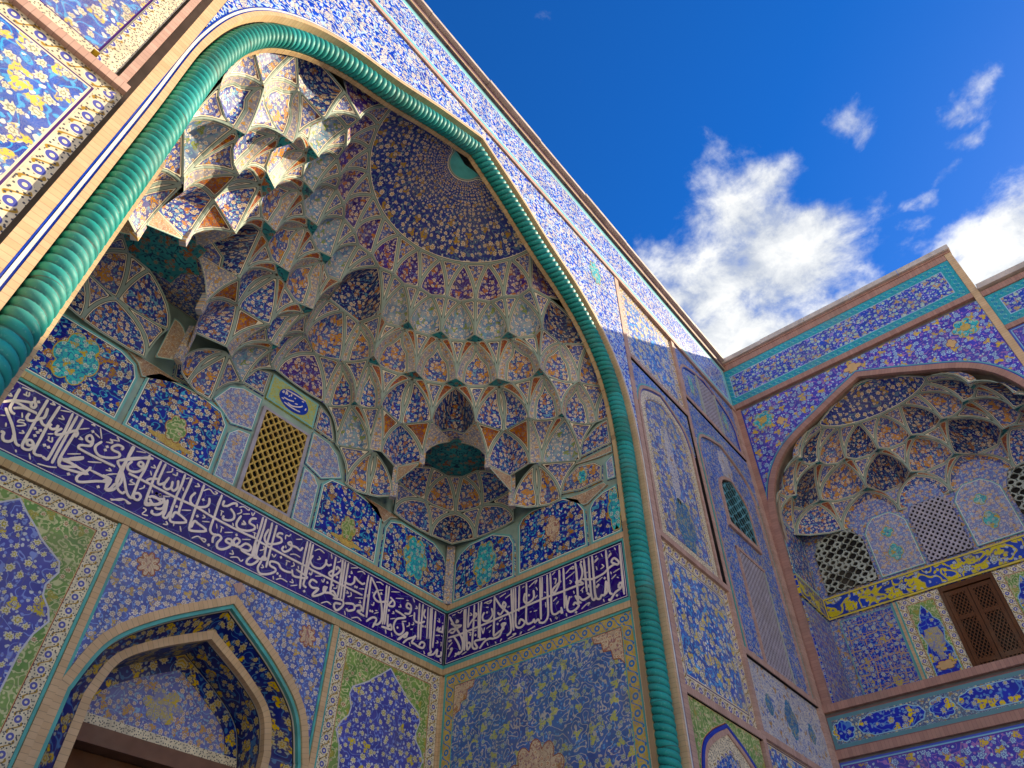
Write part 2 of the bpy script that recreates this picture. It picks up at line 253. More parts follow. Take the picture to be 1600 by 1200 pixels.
    M['cartouche'] = floral('tile_cartouche_blue', (.025, .04, .42), (.02, .03, .32), (.30, .36, .5), (.5, .38, .04), (.1, .22, .5), (.2, .3, .5), (.64, .48, .06), cell=.17, blobs=.7, flowers=.6, bd=((0, .014, (.28, .48, .58)),))
    M['stars'] = floral('tile_star_lattice', (.022, .05, .42), (.02, .035, .32), (.35, .42, .55), (.5, .36, .05), (.36, .26, .26), (.12, .26, .5), (.5, .36, .08), cell=.14, blobs=.2, vw=.05, bd=((0, .02, (.16, .34, .36)),), girih=(.46, .30, .16))
    WB = lambda nm, L: stripe_band(nm, (.70, .61, .45), (.10, .11, .34), (.05, .05, .06), (.34, .21, .05), L)
    M['whiteband'] = WB('tile_white_border', .20)
    M['whiteband_s'] = WB('tile_white_border_small', .15)
    M['turqband'] = stripe_band('tile_turquoise_border', (.05, .34, .38), (.03, .16, .36), (.04, .18, .34), (.24, .48, .46), .13)
    M['yelborder'] = stripe_band('tile_yellow_blue_border', (.56, .40, .13), (.06, .18, .42), (.30, .24, .3), (.05, .2, .44), .2)
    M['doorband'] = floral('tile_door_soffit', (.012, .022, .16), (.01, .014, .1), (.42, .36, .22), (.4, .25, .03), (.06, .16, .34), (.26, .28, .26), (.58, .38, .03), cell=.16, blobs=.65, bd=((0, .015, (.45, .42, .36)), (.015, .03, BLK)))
    M['brick_beige'] = brick('brick_beige', (.60, .38, .19), (.55, .33, .15), (.34, .20, .11), .06)
    M['brick_pink'] = brick('brick_pink', (.50, .29, .22), (.42, .23, .17), (.28, .15, .12), .06)
    M['brick_gold'] = brick('brick_gold', (.52, .34, .15), (.43, .26, .10), (.24, .13, .06), .07)
    M['brick_rose'] = brick('brick_rose', (.40, .19, .14), (.33, .15, .115), (.22, .1, .08), .06)
    M['gap_shade'] = plain('gap_shade_grey', (.13, .12, .12), .6)  # shadow gap under rails and sills, painted as dark grey
    M['turq'] = plain('glaze_turquoise', (.09, .34, .33), .35)
    M['whiteglaze'] = plain('glaze_white', (.66, .66, .60), .35, .12)
    M['blueglaze'] = plain('glaze_blue', (.04, .07, .36), .3)
    M['cornice_shaded'] = brick('cornice_brick', (.20, .10, .11), (.12, .05, .08), (.05, .03, .04), .5)  # brick colour darkened for the shadow lying on it
    M['stone'] = plain('coping_stone', (.46, .40, .37), .7)
    M['wood'] = plain('door_wood', (.10, .038, .016), .55)
    M['beam'] = plain('beam_wood', (.16, .085, .06), .6)
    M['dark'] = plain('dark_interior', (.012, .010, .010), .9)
    M['plaster'] = plain('rough_plaster', (.36, .30, .24), .85)
    M['lattice_y'] = floral('tile_lattice_ochre', (.50, .34, .13), (.42, .27, .09), (.6, .42, .16), (.3, .3, .1), (.62, .46, .16), (.35, .22, .12), (.5, .3, .1), cell=.05, blobs=.2, rough=.45)
    M['lattice_g'] = plain('lattice_greygreen', (.36, .38, .33), .4)
    M['lattice_v'] = plain('lattice_grey_violet', (.34, .31, .36), .4)
    M['lattice_t'] = plain('lattice_turquoise', (.11, .30, .36), .35)
    M['plaque'] = floral('tile_plaque_yellow', (.40, .44, .16), (.46, .40, .10), (.5, .42, .1), (.2, .3, .1), (.16, .42, .38), (.3, .46, .36), (.56, .40, .05), cell=.06, blobs=.5, bd=((0, .03, (.2, .42, .40)),))
    # inscription ground: deep cobalt tile mosaic with fine pale joints
    nb = NB('inscription_ground'); P, u, v, ed = nb.pc()
    V = nb.voro(nb.ve('ADD', P, nb.ve('SCALE', nb.noise(P, 3.0, 2, .5, 'Color'), sc=.1)), 5.5, .9, 'DISTANCE_TO_EDGE')
    V2 = nb.voro(P, 5.5, .9)
    cs = nb.n('ShaderNodeSeparateXYZ'); nb.l(V2.outputs['Color'], cs.inputs[0])
    col = nb.mix(cs.outputs[0], (.022, .010, .13), (.036, .016, .19)); col = nb.mix(nb.ma('MULTIPLY', nb.ss(V.outputs['Distance'], .028, .01), .35), col, (.18, .26, .46))
    col = borders(nb, col, ed, ((.022, .032, (.70, .62, .56)), (0, .012, BLK)))
    M['insc'] = finish(nb, col, .22)
    M['letter'] = plain('glaze_letter_cream', (.72, .62, .58), .3, .06)
    # rope glaze
    nb = NB('rope_turquoise'); P, u, v, ed = nb.pc()
    g = nb.n('ShaderNodeNewGeometry'); n = nb.noise(g.outputs['Position'], 4.0, 4); n2_ = nb.noise(g.outputs['Position'], 40.0, 2)
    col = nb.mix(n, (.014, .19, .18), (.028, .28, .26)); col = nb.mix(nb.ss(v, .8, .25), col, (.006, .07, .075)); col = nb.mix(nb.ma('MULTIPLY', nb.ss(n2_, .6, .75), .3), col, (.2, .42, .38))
    sg_ = nb.ma('DIVIDE', u, .55); wr = nb.n('ShaderNodeTexWhiteNoise', noise_dimensions='1D'); nb.l(nb.ma('FLOOR', sg_), wr.inputs['W'])
    hv = nb.n('ShaderNodeHueSaturation'); nb.l(col, hv.inputs['Color']); nb.put(hv.inputs['Value'], nb.ma('ADD', .82, nb.ma('MULTIPLY', wr.outputs['Value'], .36))); nb.put(hv.inputs['Hue'], nb.ma('ADD', .49, nb.ma('MULTIPLY', wr.outputs['Value'], .02)))
    col = nb.mix(nb.ma('MULTIPLY', nb.ma('LESS_THAN', nb.ma('FRACT', sg_), .018), .6), hv.outputs[0], (.05, .05, .045))
    M['rope'] = finish(nb, col, .5)
    nb = NB('paving'); g = nb.n('ShaderNodeNewGeometry'); bt = nb.n('ShaderNodeTexBrick'); nb.l(g.outputs['Position'], bt.inputs['Vector']); bt.inputs['Scale'].default_value = 1.6
    nb.put(bt.inputs['Color1'], (.50, .44, .36)); nb.put(bt.inputs['Color2'], (.45, .39, .31)); nb.put(bt.inputs['Mortar'], (.2, .17, .14)); bt.inputs['Mortar Size'].default_value = .012
    M['paving'] = finish(nb, bt.outputs['Color'], .75)
mats()
# ------------------------------------------------------------------ mesh helpers (all coordinates: camera-relative metres; GZ lifts them onto the ground)
BASE = {}
def thing(name, label, cat, loc, group=None):
    o = bpy.data.objects.new(name, None); o.empty_display_size = .3; COL.objects.link(o)
    o.location = (loc[0], loc[1], loc[2] + GZ); o['label'] = label; o['category'] = cat
    if group: o['group'] = group
    BASE[o] = Vector(o.location); return o
def mesh(name, vs, fs, mat, parent, pcs=None, smooth=False, kind=None):
    me = bpy.data.meshes.new(name); base = BASE.get(parent, Vector((0, 0, 0)))
    me.from_pydata([(v[0] - base.x, v[1] - base.y, v[2] + GZ - base.z) for v in vs], [], fs)
    if pcs is not None:
        a = me.attributes.new('pc', 'FLOAT_VECTOR', 'POINT'); a.data.foreach_set('vector', [c for p in pcs for c in p])
    if smooth: me.polygons.foreach_set('use_smooth', [True] * len(me.polygons))
    me.materials.append(M[mat] if isinstance(mat, str) else mat)
    o = bpy.data.objects.new(name, me); COL.objects.link(o)
    if parent is not None:
        o.parent = parent
        BASE[o] = base
    if kind: o['kind'] = kind
    return o
def area2(p): return sum(p[i][0] * p[(i + 1) % len(p)][1] - p[(i + 1) % len(p)][0] * p[i][1] for i in range(len(p)))
def ccw(p): return list(p) if area2(p) > 0 else list(p)[::-1]
def inset(p, d):
    n = len(p); out = []
    for i in range(n):
        a, b, c = p[i - 1], p[i], p[(i + 1) % n]
        e1 = (b[0] - a[0], b[1] - a[1]); e2 = (c[0] - b[0], c[1] - b[1])
        l1 = math.hypot(*e1) or 1e-9; l2 = math.hypot(*e2) or 1e-9
        n1 = (-e1[1] / l1, e1[0] / l1); n2 = (-e2[1] / l2, e2[0] / l2)
        k = 1 + n1[0] * n2[0] + n1[1] * n2[1]; k = max(k, .35)
        out.append((b[0] + (n1[0] + n2[0]) * d / k, b[1] + (n1[1] + n2[1]) * d / k))
    return out
class PL:                                   # a wall plane: a = horizontal coordinate, b = height, d = depth behind the wall face
    def __init__(s, f): s.f = f
    def __call__(s, a, b, d): return s.f(a, b, d)
CX = 4.10; YF = 4.0; XS = 7.74; YB = 7.72; XW = 13.32; CW = 1.21
F = PL(lambda a, b, d: (a, YF + d, b)); B = PL(lambda a, b, d: (a, YB + d, b)); SR = PL(lambda a, b, d: (XS + d, a, b)); SL = PL(lambda a, b, d: (2 * CX - XS - d, a, b))
W = PL(lambda a, b, d: (XW + d, a, b)); XN = 14.75; WN = PL(lambda a, b, d: (XN + d, a, b)); YNS = 3.8; WS = PL(lambda a, b, d: (a, YNS + d, b)); YN2 = 2 * CW - YNS; WS2 = PL(lambda a, b, d: (a, YN2 - d, b))
def slab(name, par, pl, poly, df, db, mat, bw=0., uv=None, edges=True):
    p = ccw(poly); n = len(p); uv = uv or (lambda a, b: (a, b))
    q = inset(p, bw) if bw else None
    if bw and len(p) > 4:                    # fall back to no border where the inset outline would fold over itself
        tr = tessellate_polygon([[Vector((a, b, 0)) for a, b in q]]); ar = sum(abs((q[j][0] - q[i][0]) * (q[k][1] - q[i][1]) - (q[k][0] - q[i][0]) * (q[j][1] - q[i][1])) for i, j, k in tr)
        if abs(ar - abs(area2(q))) > .02 * ar or not .2 * area2(p) < area2(q) < area2(p): bw = 0
    vs = [pl(a, b, df) for a, b in p]; pc = [uv(a, b) + (0. if bw else 1.,) for a, b in p]; fs = []
    if bw:
        vs += [pl(a, b, df) for a, b in q]; pc += [uv(a, b) + (bw,) for a, b in q]
        fs += [(i, (i + 1) % n, n + (i + 1) % n, n + i) for i in range(n)]; fs.append(tuple(range(n, 2 * n)))
    else: fs.append(tuple(range(n)))
    k = len(vs)
    if db is not None and edges:
        vs += [pl(a, b, db) for a, b in p]; pc += [uv(a, b) + (0.,) for a, b in p]
        fs += [(i, k + i, k + (i + 1) % n, (i + 1) % n) for i in range(n)]
    return mesh(name, vs, fs, mat, par, pc)
def rect(a0, a1, b0, b1): return [(a0, b0), (a1, b0), (a1, b1), (a0, b1)]
def bar(name, par, pl, a0, a1, b0, b1, df, db, mat):
    hor = abs(a1 - a0) > abs(b1 - b0)
    return slab(name, par, pl, rect(a0, a1, b0, b1), df, db, mat, 0, (lambda a, b: (a, b)) if hor else (lambda a, b: (b, a)))
def strip_uv(a0, a1, b0, b1):               # u along the longer side, v centred across it
    if abs(a1 - a0) > abs(b1 - b0): return lambda a, b: (a - a0, b - (b0 + b1) / 2)
    return lambda a, b: (b - b0, a - (a0 + a1) / 2)
def ring(name, par, pl, o, i, df, db, mat):  # four border strips between an outer and an inner rectangle, mitred at the corners
    for (q, hor) in (([(o[0], o[2]), (o[1], o[2]), (i[1], i[2]), (i[0], i[2])], 1), ([(o[0], o[3]), (o[1], o[3]), (i[1], i[3]), (i[0], i[3])], 1),
                     ([(o[0], o[2]), (o[0], o[3]), (i[0], i[3]), (i[0], i[2])], 0), ([(o[1], o[2]), (o[1], o[3]), (i[1], i[3]), (i[1], i[2])], 0)):
        ca = sum(x[0] for x in q) / 4; cb_ = sum(x[1] for x in q) / 4
        slab(name, par, pl, q, df, db, mat, 0, (lambda a, b, cb_=cb_: (a, b - cb_)) if hor else (lambda a, b, ca=ca: (b, a - ca)))
def smooth_half(prof, n=10):                # Catmull-Rom through the half profile [(dx, z)] from springing to apex
    out = []
    for i in range(len(prof) - 1):
        p0 = prof[max(i - 1, 0)]; p1 = prof[i]; p2 = prof[i + 1]; p3 = prof[i + 2] if i + 2 < len(prof) else (2 * p2[0] - p1[0], 2 * p2[1] - p1[1])
        for k in range(n):
            t = k / n
            out.append(tuple(.5 * (2 * p1[j] + (p2[j] - p0[j]) * t + (2 * p0[j] - 5 * p1[j] + 4 * p2[j] - p3[j]) * t * t + (3 * p1[j] - p0[j] - 3 * p2[j] + p3[j]) * t ** 3) for j in (0, 1)))
    out.append(prof[-1]); return out
def offset_half(h, d):                      # push a half arch outwards by d (apex stays on the axis)
    out = []
    for i, (x, z) in enumerate(h):
        a = h[max(i - 1, 0)]; b = h[min(i + 1, len(h) - 1)]
        tx, tz = b[0] - a[0], b[1] - a[1]; l = math.hypot(tx, tz) or 1
        nx, nz = tz / l, -tx / l
        if i == len(h) - 1:
            out.append((0., z + d / max(nz, .35)))
        else: out.append((max(x + nx * d, 0.), z + nz * d))
    return out
def full(h, c): return [(c + x, z) for x, z in h] + [(c - x, z) for x, z in h[-2::-1]]      # right springing -> apex -> left springing
def arch_band(name, par, pl, c, h, o1, o2, df, db, mat, bot=None):
    A = full(offset_half(h, o1), c); Bq = full(offset_half(h, o2), c); n = len(A); vs = []; pc = []; s = 0; fs = []
    for i in range(n):
        if i: s += math.hypot(A[i][0] - A[i - 1][0], A[i][1] - A[i - 1][1])
        for (p, d, v) in ((A[i], db, -.5), (A[i], df, 0.), (Bq[i], df, o2 - o1), (Bq[i], db, 1.)):
            vs.append(pl(p[0], p[1], d)); pc.append((s, v, min(max(v, 0), max(o2 - o1 - v, 0))))
    for i in range(n - 1):
        for k in range(3): fs.append((i * 4 + k, i * 4 + k + 1, i * 4 + 5 + k, i * 4 + 4 + k))
    return mesh(name, vs, fs, mat, par, pc)
def soffit(name, par, pl, c, h1, d1, h2, d2, mat, bw=.05):        # arched band between two arches at different depths
    A = full(h1, c); Q = full(h2, c); vs = []; pc = []; fs = []; s = 0; n = len(A)
    wd = abs(d2 - d1) + .02
    ts = (0, .12, .5, .88, 1)
    for i in range(n):
        if i: s += math.hypot(A[i][0] - A[i - 1][0], A[i][1] - A[i - 1][1])
        for t in ts:
            vs.append(pl(A[i][0] * (1 - t) + Q[i][0] * t, A[i][1] * (1 - t) + Q[i][1] * t, d1 * (1 - t) + d2 * t)); pc.append((s, t * wd, min(t, 1 - t) * wd))
    k = len(ts)
    for i in range(n - 1):
        for j in range(k - 1): fs.append((i * k + j, i * k + j + 1, i * k + k + j + 1, i * k + k + j))
    return mesh(name, vs, fs, mat, par, pc)
def lobed(cx, cz, rx, rz, n=6, amp=.14, k=48, ph=0):
    return [(cx + rx * (1 - amp + amp * abs(math.cos(n * t / 2 + ph)) ** .7) * math.cos(t), cz + rz * (1 - amp + amp * abs(math.cos(n * t / 2 + ph)) ** .7) * math.sin(t)) for t in [2 * math.pi * i / k for i in range(k)]]
def lattice(name, par, pl, a0, a1, b0, b1, df, db, mat, na, nb_, hole=.66, top=None, jit=0., shape=8):
    # pierced screen: diamond cells, each with its own hole and reveal
    ca = (a1 - a0) / na; cb_ = (b1 - b0) / nb_; vs = []; fs = []; pc = []
    def cl(a, b):
        a = min(max(a, a0), a1); b = min(max(b, b0), b1)
        if top is not None: b = min(b, top(a))
        return a, b
    for j in range(0, 2 * nb_ + 1):
        for i in range(-1, na + 1):
            x = a0 + (i + (.5 if j % 2 else 1.0)) * ca; y = b0 + j * cb_ / 2
            if not (a0 - ca * .6 < x < a1 + ca * .6): continue
            k = len(vs); m = shape; h = hole * (1 + random.uniform(-jit, jit)); ph = random.uniform(-jit, jit) * 2
            oc = []; ic = []
            for q in range(m):
                t = 2 * math.pi * q / m; c, s_ = math.cos(t), math.sin(t); dd = 1 / (abs(c) + abs(s_))
                oc.append(cl(x + c * dd * ca / 2, y + s_ * dd * cb_ / 2))
                rr = h * (.5 * dd + .36); tt = t + ph * .3
                ic.append(cl(x + math.cos(tt) * rr * ca / 2, y + math.sin(tt) * rr * cb_ / 2))
            if max(p[1] for p in oc) - min(p[1] for p in oc) < 1e-4 or max(p[0] for p in oc) - min(p[0] for p in oc) < 1e-4: continue
            vs += [pl(a, b, df) for a, b in oc] + [pl(a, b, df) for a, b in ic] + [pl(a, b, db) for a, b in ic]
            pc += [(a, b, .1) for a, b in oc + ic + ic]
            for q in range(m):
                r = (q + 1) % m; fs += [(k + q, k + r, k + m + r, k + m + q), (k + m + q, k + m + r, k + 2 * m + r, k + 2 * m + q)]
    return mesh(name, vs, fs, mat, par, pc)
def ribbon(name, par, pl, pts, wd, df, db, mat, taper=True):
    if len(pts) > 2: 
        q = []
        for i in range(len(pts) - 1):
            p0 = pts[max(i - 1, 0)]; p1 = pts[i]; p2 = pts[i + 1]; p3 = pts[min(i + 2, len(pts) - 1)]
            for k in range(4):
                t = k / 4; q.append(tuple(.5 * (2 * p1[j] + (p2[j] - p0[j]) * t + (2 * p0[j] - 5 * p1[j] + 4 * p2[j] - p3[j]) * t * t + (3 * p1[j] - p0[j] - 3 * p2[j] + p3[j]) * t ** 3) for j in (0, 1)))
        q.append(pts[-1])
    else: q = [pts[0], tuple((pts[0][j] + pts[1][j]) / 2 for j in (0, 1)), pts[1]]
    vs = []; fs = []; n = len(q); L = []; Rr = []
    for i in range(n):
        a = q[max(i - 1, 0)]; b = q[min(i + 1, n - 1)]; tx, tz = b[0] - a[0], b[1] - a[1]; l = math.hypot(tx, tz) or 1
        k = wd / 2 * (1.0 if not taper else (.62 if i in (0, n - 1) else 1.0))
        L.append((q[i][0] - tz / l * k, q[i][1] + tx / l * k)); Rr.append((q[i][0] + tz / l * k, q[i][1] - tx / l * k))
    for i in range(n):
        dd = df - .004 * i / n             # the stroke rises slightly along its length, so crossings never share a plane
        vs += [pl(*L[i], dd), pl(*Rr[i], dd), pl(*L[i], db), pl(*Rr[i], db)]
    for i in range(n - 1):
        k = i * 4; fs += [(k, k + 1, k + 5, k + 4), (k, k + 4, k + 6, k + 2), (k + 1, k + 3, k + 7, k + 5)]
    fs += [(0, 2, 3, 1), (n * 4 - 4, n * 4 - 3, n * 4 - 1, n * 4 - 2)]
    return mesh(name, vs, fs, mat, par)
# ------------------------------------------------------------------ ground
g = mesh('ground', [(-400, -400, -1.6), (400, -400, -1.6), (400, 400, -1.6), (-400, 400, -1.6)], [(0, 1, 2, 3)], 'paving', None); g['kind'] = 'structure'
CXP = 4.07
# ------------------------------------------------------------------ portal front
ROPE = smooth_half([(3.75, -1.6), (3.75, 2.0), (3.75, 5.6), (3.75, 7.45), (3.56, 8.57), (3.13, 9.34), (2.52, 9.88), (1.70, 10.32), (.89, 10.83), (0, 11.30)], 10)
ARCH = [p for p in ROPE if p[1] > 6.2]
portal = thing('portal_wall', 'tall tiled portal front with a great pointed arch and blue floral frieze', 'portal', (CXP, YF + .3, -1.6))
ZT = 13.28
# wall body with the arch opening, then an inner lining ring that the vault springs from
op = full(offset_half(ROPE, .135), CXP)
slab('wall_body', portal, F, [(13.30, -1.6), (13.30, 13.5), (-5.2, 13.5), (-5.2, -1.6)] + op[::-1], .16, .24, 'plaster')
op2 = full(offset_half(ROPE, -.115), CXP)
slab('arch_lining', portal, F, [(8.6, -1.6), (8.6, 12.2), (-.4, 12.2), (-.4, -1.6)] + op2[::-1], .245, .31, 'brick_gold')
# mouldings following the arch
arch_band('arch_brick_edge', portal, F, CXP, ROPE, .135, .192, -.012, .1, 'brick_beige')
arch_band('arch_blue_line', portal, F, CXP, ROPE, .194, .207, -.004, .1, 'blueglaze')
arch_band('arch_white_line', portal, F, CXP, ROPE, .209, .233, -.008, .1, 'whiteglaze')
arch_band('arch_dark_line', portal, F, CXP, ROPE, .235, .25, -.004, .1, 'blueglaze')
ho = [p for p in offset_half(ROPE, .252) if p[0] < 3.998 and p[1] > 6.3]
cur = full(ho, CXP); xr, xl = CXP + 3.999, CXP - 3.999
slab('spandrel_panel', portal, F, [(xr, cur[0][1] - .01), (xr, 11.8), (xl, 11.8), (xl, cur[-1][1] - .01)] + cur[::-1], .0, .09, 'spandrel', .075)
slab('spandrel_medallion', portal, F, lobed(7.33, 11.15, .19, .34, 8, .2), -.006, .0, 'medallion', .02)
slab('spandrel_medallion', portal, F, lobed(2 * CXP - 7.33, 11.15, .19, .34, 8, .2), -.006, .0, 'medallion', .02)
# frieze along the top and the rails and painted shadow gap below it
bar('rail_shade', portal, F, -5.2, 13.3, 11.80, 11.83, .05, .1, 'gap_shade')  # grey strip painted for the shadow gap below the rails
bar('rail_brick', portal, F, -5.2, 13.3, 11.83, 11.93, -.03, .1, 'brick_pink')
slab('frieze_panel', portal, F, rect(-5.2, 13.3, 11.935, 13.26), .0, .09, 'band_blue', .19)
bar('cornice_brick', portal, F, -5.2, 13.3, 13.265, 13.5, -.05, .12, 'cornice_shaded')
bar('cornice_line', portal, F, -5.2, 13.3, 13.265, 13.30, -.062, -.05, 'brick_beige')
for k in range(12):
    a = -5.2 + k * 18.5 / 12; bar('coping', portal, F, a, a + 18.5 / 12 - .008, 13.505, 13.60 + random.uniform(-.01, .01), -.13 - random.uniform(0, .015), .5, 'stone')
# jamb strips: pink brick beside the arch, with the paired blue and white line
for sg in (1, -1):
    X = lambda d: CXP + sg * d
    bar('jamb_brick', portal, F, X(4.002), X(4.095 if sg < 0 else 4.13), -1.6, 11.80, -.012, .165, 'brick_pink' if sg > 0 else 'brick_beige')
    bar('pier_brick', portal, F, X(6.21), X(6.32), -1.6, 11.80, -.012, .165, 'brick_pink')
    bar('corner_brick', portal, F, X(9.03), X(9.23), -1.6, 11.80, -.012, .165, 'brick_pink')
def frame_rails(c0, c1, zs):
    for z in zs: bar('rail_brick', portal, F, c0, c1, z - .05, z + .05, -.012, .165, 'brick_pink')
D = .04                                     # panels sit this deep behind the brick frame
for sg in (1, -1):
    X = lambda d: CXP + sg * d
    a0, a1, b0, b1 = X(4.13), X(6.21), X(6.32), X(9.03)
    frame_rails(a0, a1, (9.63, 5.86, 3.63, 1.2)); frame_rails(b0, b1, (10.27, 4.90, 3.68, 1.2))
    # open joints under the rails and beside the tall panel, their shade painted as near-black bars
    for (p0, p1_, z0) in ((a0, a1, 9.572), (b0, b1, 10.212), (b0, b1, 4.842), (a0, a1, 3.572)): bar('joint_shade', portal, F, p0, p1_, z0, z0 + .006, .0, .16, 'dark')
    if sg > 0: bar('joint_shade', portal, F, X(6.202), X(6.208), 5.92, 9.565, .0, .16, 'dark')
    # column beside the arch: garden panels framed by a white border, an arched panel between
    def framed(z0, z1, m, bw=.16, wb='whiteband'):
        lo, hi = min(a0, a1), max(a0, a1)
        ring('border_strip', portal, F, (lo, hi, z0, z1), (lo + bw, hi - bw, z0 + bw, z1 - bw), D - .002, .09, wb)
        slab('garden_panel', portal, F, rect(lo + bw, hi - bw, z0 + bw, z1 - bw), D, .09, m, .045)
    framed(9.68, 11.8, 'panelA', .16)
    framed(3.68, 5.81, 'panelA', .16)
    def ogive(c, hw, zs, za, n=8): return smooth_half([(hw, zs - .6), (hw, zs), (hw * .84, zs + (za - zs) * .50), (hw * .5, zs + (za - zs) * .77), (0, za)], n)
    lo, hi = min(a0, a1), max(a0, a1)
    if sg > 0: hi -= .06                     # open groove down the outer side of the tall arched panel
    hv = .985 if sg > 0 else 1.036
    c = (lo + hi) / 2; h = [p for p in ogive(c, hv, 8.55, 9.46) if p[1] >= 8.5]
    cv = full(h, c)
    slab('corner_panel', portal, F, [(hi, 8.5), (hi, 9.52), (lo, 9.52), (lo, 8.5)] + cv[::-1], D - .03, .165, 'panelB', 0)
    hj = [(hv, 5.91), (hv, 7.2)] + h
    arch_band('arch_turquoise_line', portal, F, c, h, -.035, -.002, D - .03, .165, 'turq')
    arch_band('arch_pink_line', portal, F, c, hj, -.105, -.037, D - .035, .165, 'brick_pink')
    arch_band('arch_blue_line', portal, F, c, h, -.13, -.107, D - .02, .165, 'blueglaze')
    arch_band('arch_white_border', portal, F, c, hj, -.30, -.132, D - .012, .165, 'whiteband_s')
    bar('border_strip', portal, F, c - .68, c + .68, 5.915, 6.07, D - .012, .165, 'whiteband_s')
    inn = full([(p[0], max(p[1], 6.072)) for p in offset_half(hj, -.302)], c)
    slab('garden_panel', portal, F, inn, D, .165, 'panelA', .03)
    slab('medallion', portal, F, lobed(c - .04, 7.7, .16, .85, 10, .25), D - .006, D, 'panelW', 0)
    slab('medallion', portal, F, lobed(c + .05, 6.55, .3, .5, 6, .2), D - .006, D, 'medal_blue', .012)
    # lower arched panel on green ground
    hl = [(.93, 1.26), (.93, 2.3)] + [p for p in ogive(c, .93, 2.55, 3.50) if p[1] > 2.5]
    cvl = full(hl, c)
    slab('green_panel', portal, F, [(hi, 1.25), (hi, 3.58), (lo, 3.58), (lo, 1.25)] + cvl[::-1], D - .02, .165, 'green', .02)
    arch_band('arch_blue_line', portal, F, c, hl, -.05, -.003, D - .035, .165, 'blueglaze')
    arch_band('arch_pink_line', portal, F, c, hl, -.12, -.052, D - .03, .165, 'brick_pink')
    arch_band('arch_white_border', portal, F, c, hl, -.33, -.122, D - .012, .165, 'whiteband_s')
    slab('lower_panel', portal, F, full(offset_half(hl, -.332), c), D, .165, 'panelB', .02)
    # outer column
    lo, hi = min(b0, b1), max(b0, b1); c = (b0 + b1) / 2
    hb = [p for p in ogive(c, 1.3, 11.0, 11.76) if p[1] >= 10.95]; cvb = full(hb, c); hbj = [(1.3, 10.33), (1.3, 10.7)] + hb
    slab('corner_panel', portal, F, [(hi, 10.95), (hi, 11.8), (lo, 11.8), (lo, 10.95)] + cvb[::-1], D - .03, .165, 'panelB', 0)
    arch_band('arch_pink_line', portal, F, c, hbj, -.07, -.002, D - .03, .165, 'brick_pink'); arch_band('arch_blue_line', portal, F, c, hbj, -.10, -.072, D - .02, .165, 'blueglaze')
    ib = full(offset_half(hbj, -.102), c)
    slab('blind_window_panel', portal, F, ib, D, .165, 'panelB', .02)
    for q in (-.42, .42): bar('mullion', portal, F, c + q - .03, c + q + .03, 10.33, 11.55, D - .03, D, 'lattice_g')
    lattice('lattice_screen', portal, F, c - .39, c + .39, 10.34, 11.60, D - .012, D - .001, 'lattice_v', 8, 13, .6)
    slab('medallion', portal, F, lobed(c - .78, 11.0, .12, .3, 6, .2), D - .005, D, 'medallion', .012); slab('medallion', portal, F, lobed(c + .78, 11.0, .12, .3, 6, .2), D - .005, D, 'medallion', .012)
    # tall arched field with a grille over a lattice
    hc = [p for p in ogive(c, 1.27, 9.0, 9.86) if p[1] >= 8.95]; cvc = full(hc, c); hcj = [(1.27, 4.96), (1.27, 7.2)] + hc
    slab('corner_panel', portal, F, [(hi, 8.95), (hi, 10.16), (lo, 10.16), (lo, 8.95)] + cvc[::-1], D - .03, .165, 'panelB', 0)
    arch_band('arch_turquoise_line', portal, F, c, hcj, -.035, -.002, D - .03, .165, 'turq'); arch_band('arch_pink_line', portal, F, c, hcj, -.10, -.037, D - .035, .165, 'brick_pink')
    field = full(offset_half(hcj, -.102), c)
    slab('tall_field_panel', portal, F, field, D, .165, 'panelB', .02)
    slab('medallion', portal, F, lobed(c, 9.25, .3, .42, 8, .2), D - .005, D, 'panelW', 0)
    hw = [(.56, 7.6), (.56, 8.2)] + [p for p in ogive(c, .56, 8.35, 8.85) if p[1] > 8.3]
    arch_band('window_pink_frame', portal, F, c, hw, 0, .07, D - .04, .165, 'brick_pink'); bar('window_sill', portal, F, c - .66, c + .66, 7.5, 7.6, D - .05, .165, 'brick_pink')
    slab('window_void', portal, F, full(hw, c), D - .004, .165, 'dark')
    tp = lambda a, c=c: 8.38 + .46 * max(0, 1 - abs(a - c) / .56) ** .62
    lattice('grille', portal, F, c - .55, c + .55, 7.61, 8.86, D - .03, D - .012, 'lattice_t', 5, 7, .92, tp, .3)
    bar('lattice_frame', portal, F, c - .57, c - .51, 4.98, 7.1, D - .03, .165, 'brick_pink'); bar('lattice_frame', portal, F, c + .51, c + .57, 4.98, 7.1, D - .03, .165, 'lattice_g'); bar('lattice_frame', portal, F, c - .57, c + .57, 7.06, 7.12, D - .035, .165, 'brick_pink')
    slab('lattice_void', portal, F, rect(c - .51, c + .51, 4.98, 7.06), D - .004, .165, 'dark')
    lattice('lattice_screen', portal, F, c - .51, c + .51, 4.98, 7.06, D - .022, D - .006, 'lattice_v', 10, 20, .62)
    slab('white_panel', portal, F, rect(lo, hi, 3.73, 4.85), D, .165, 'panelW', 0)
    for (da, rx, rz) in ((0, .22, .30), (-.78, .13, .16), (.78, .13, .16)): slab('medallion', portal, F, lobed(c + da, 4.27, rx, rz, 4, .25), D - .005, D, 'medal_blue', .012)
    slab('lower_panel', portal, F, rect(lo, hi, 1.25, 3.63), D, .165, 'panelA', .045)
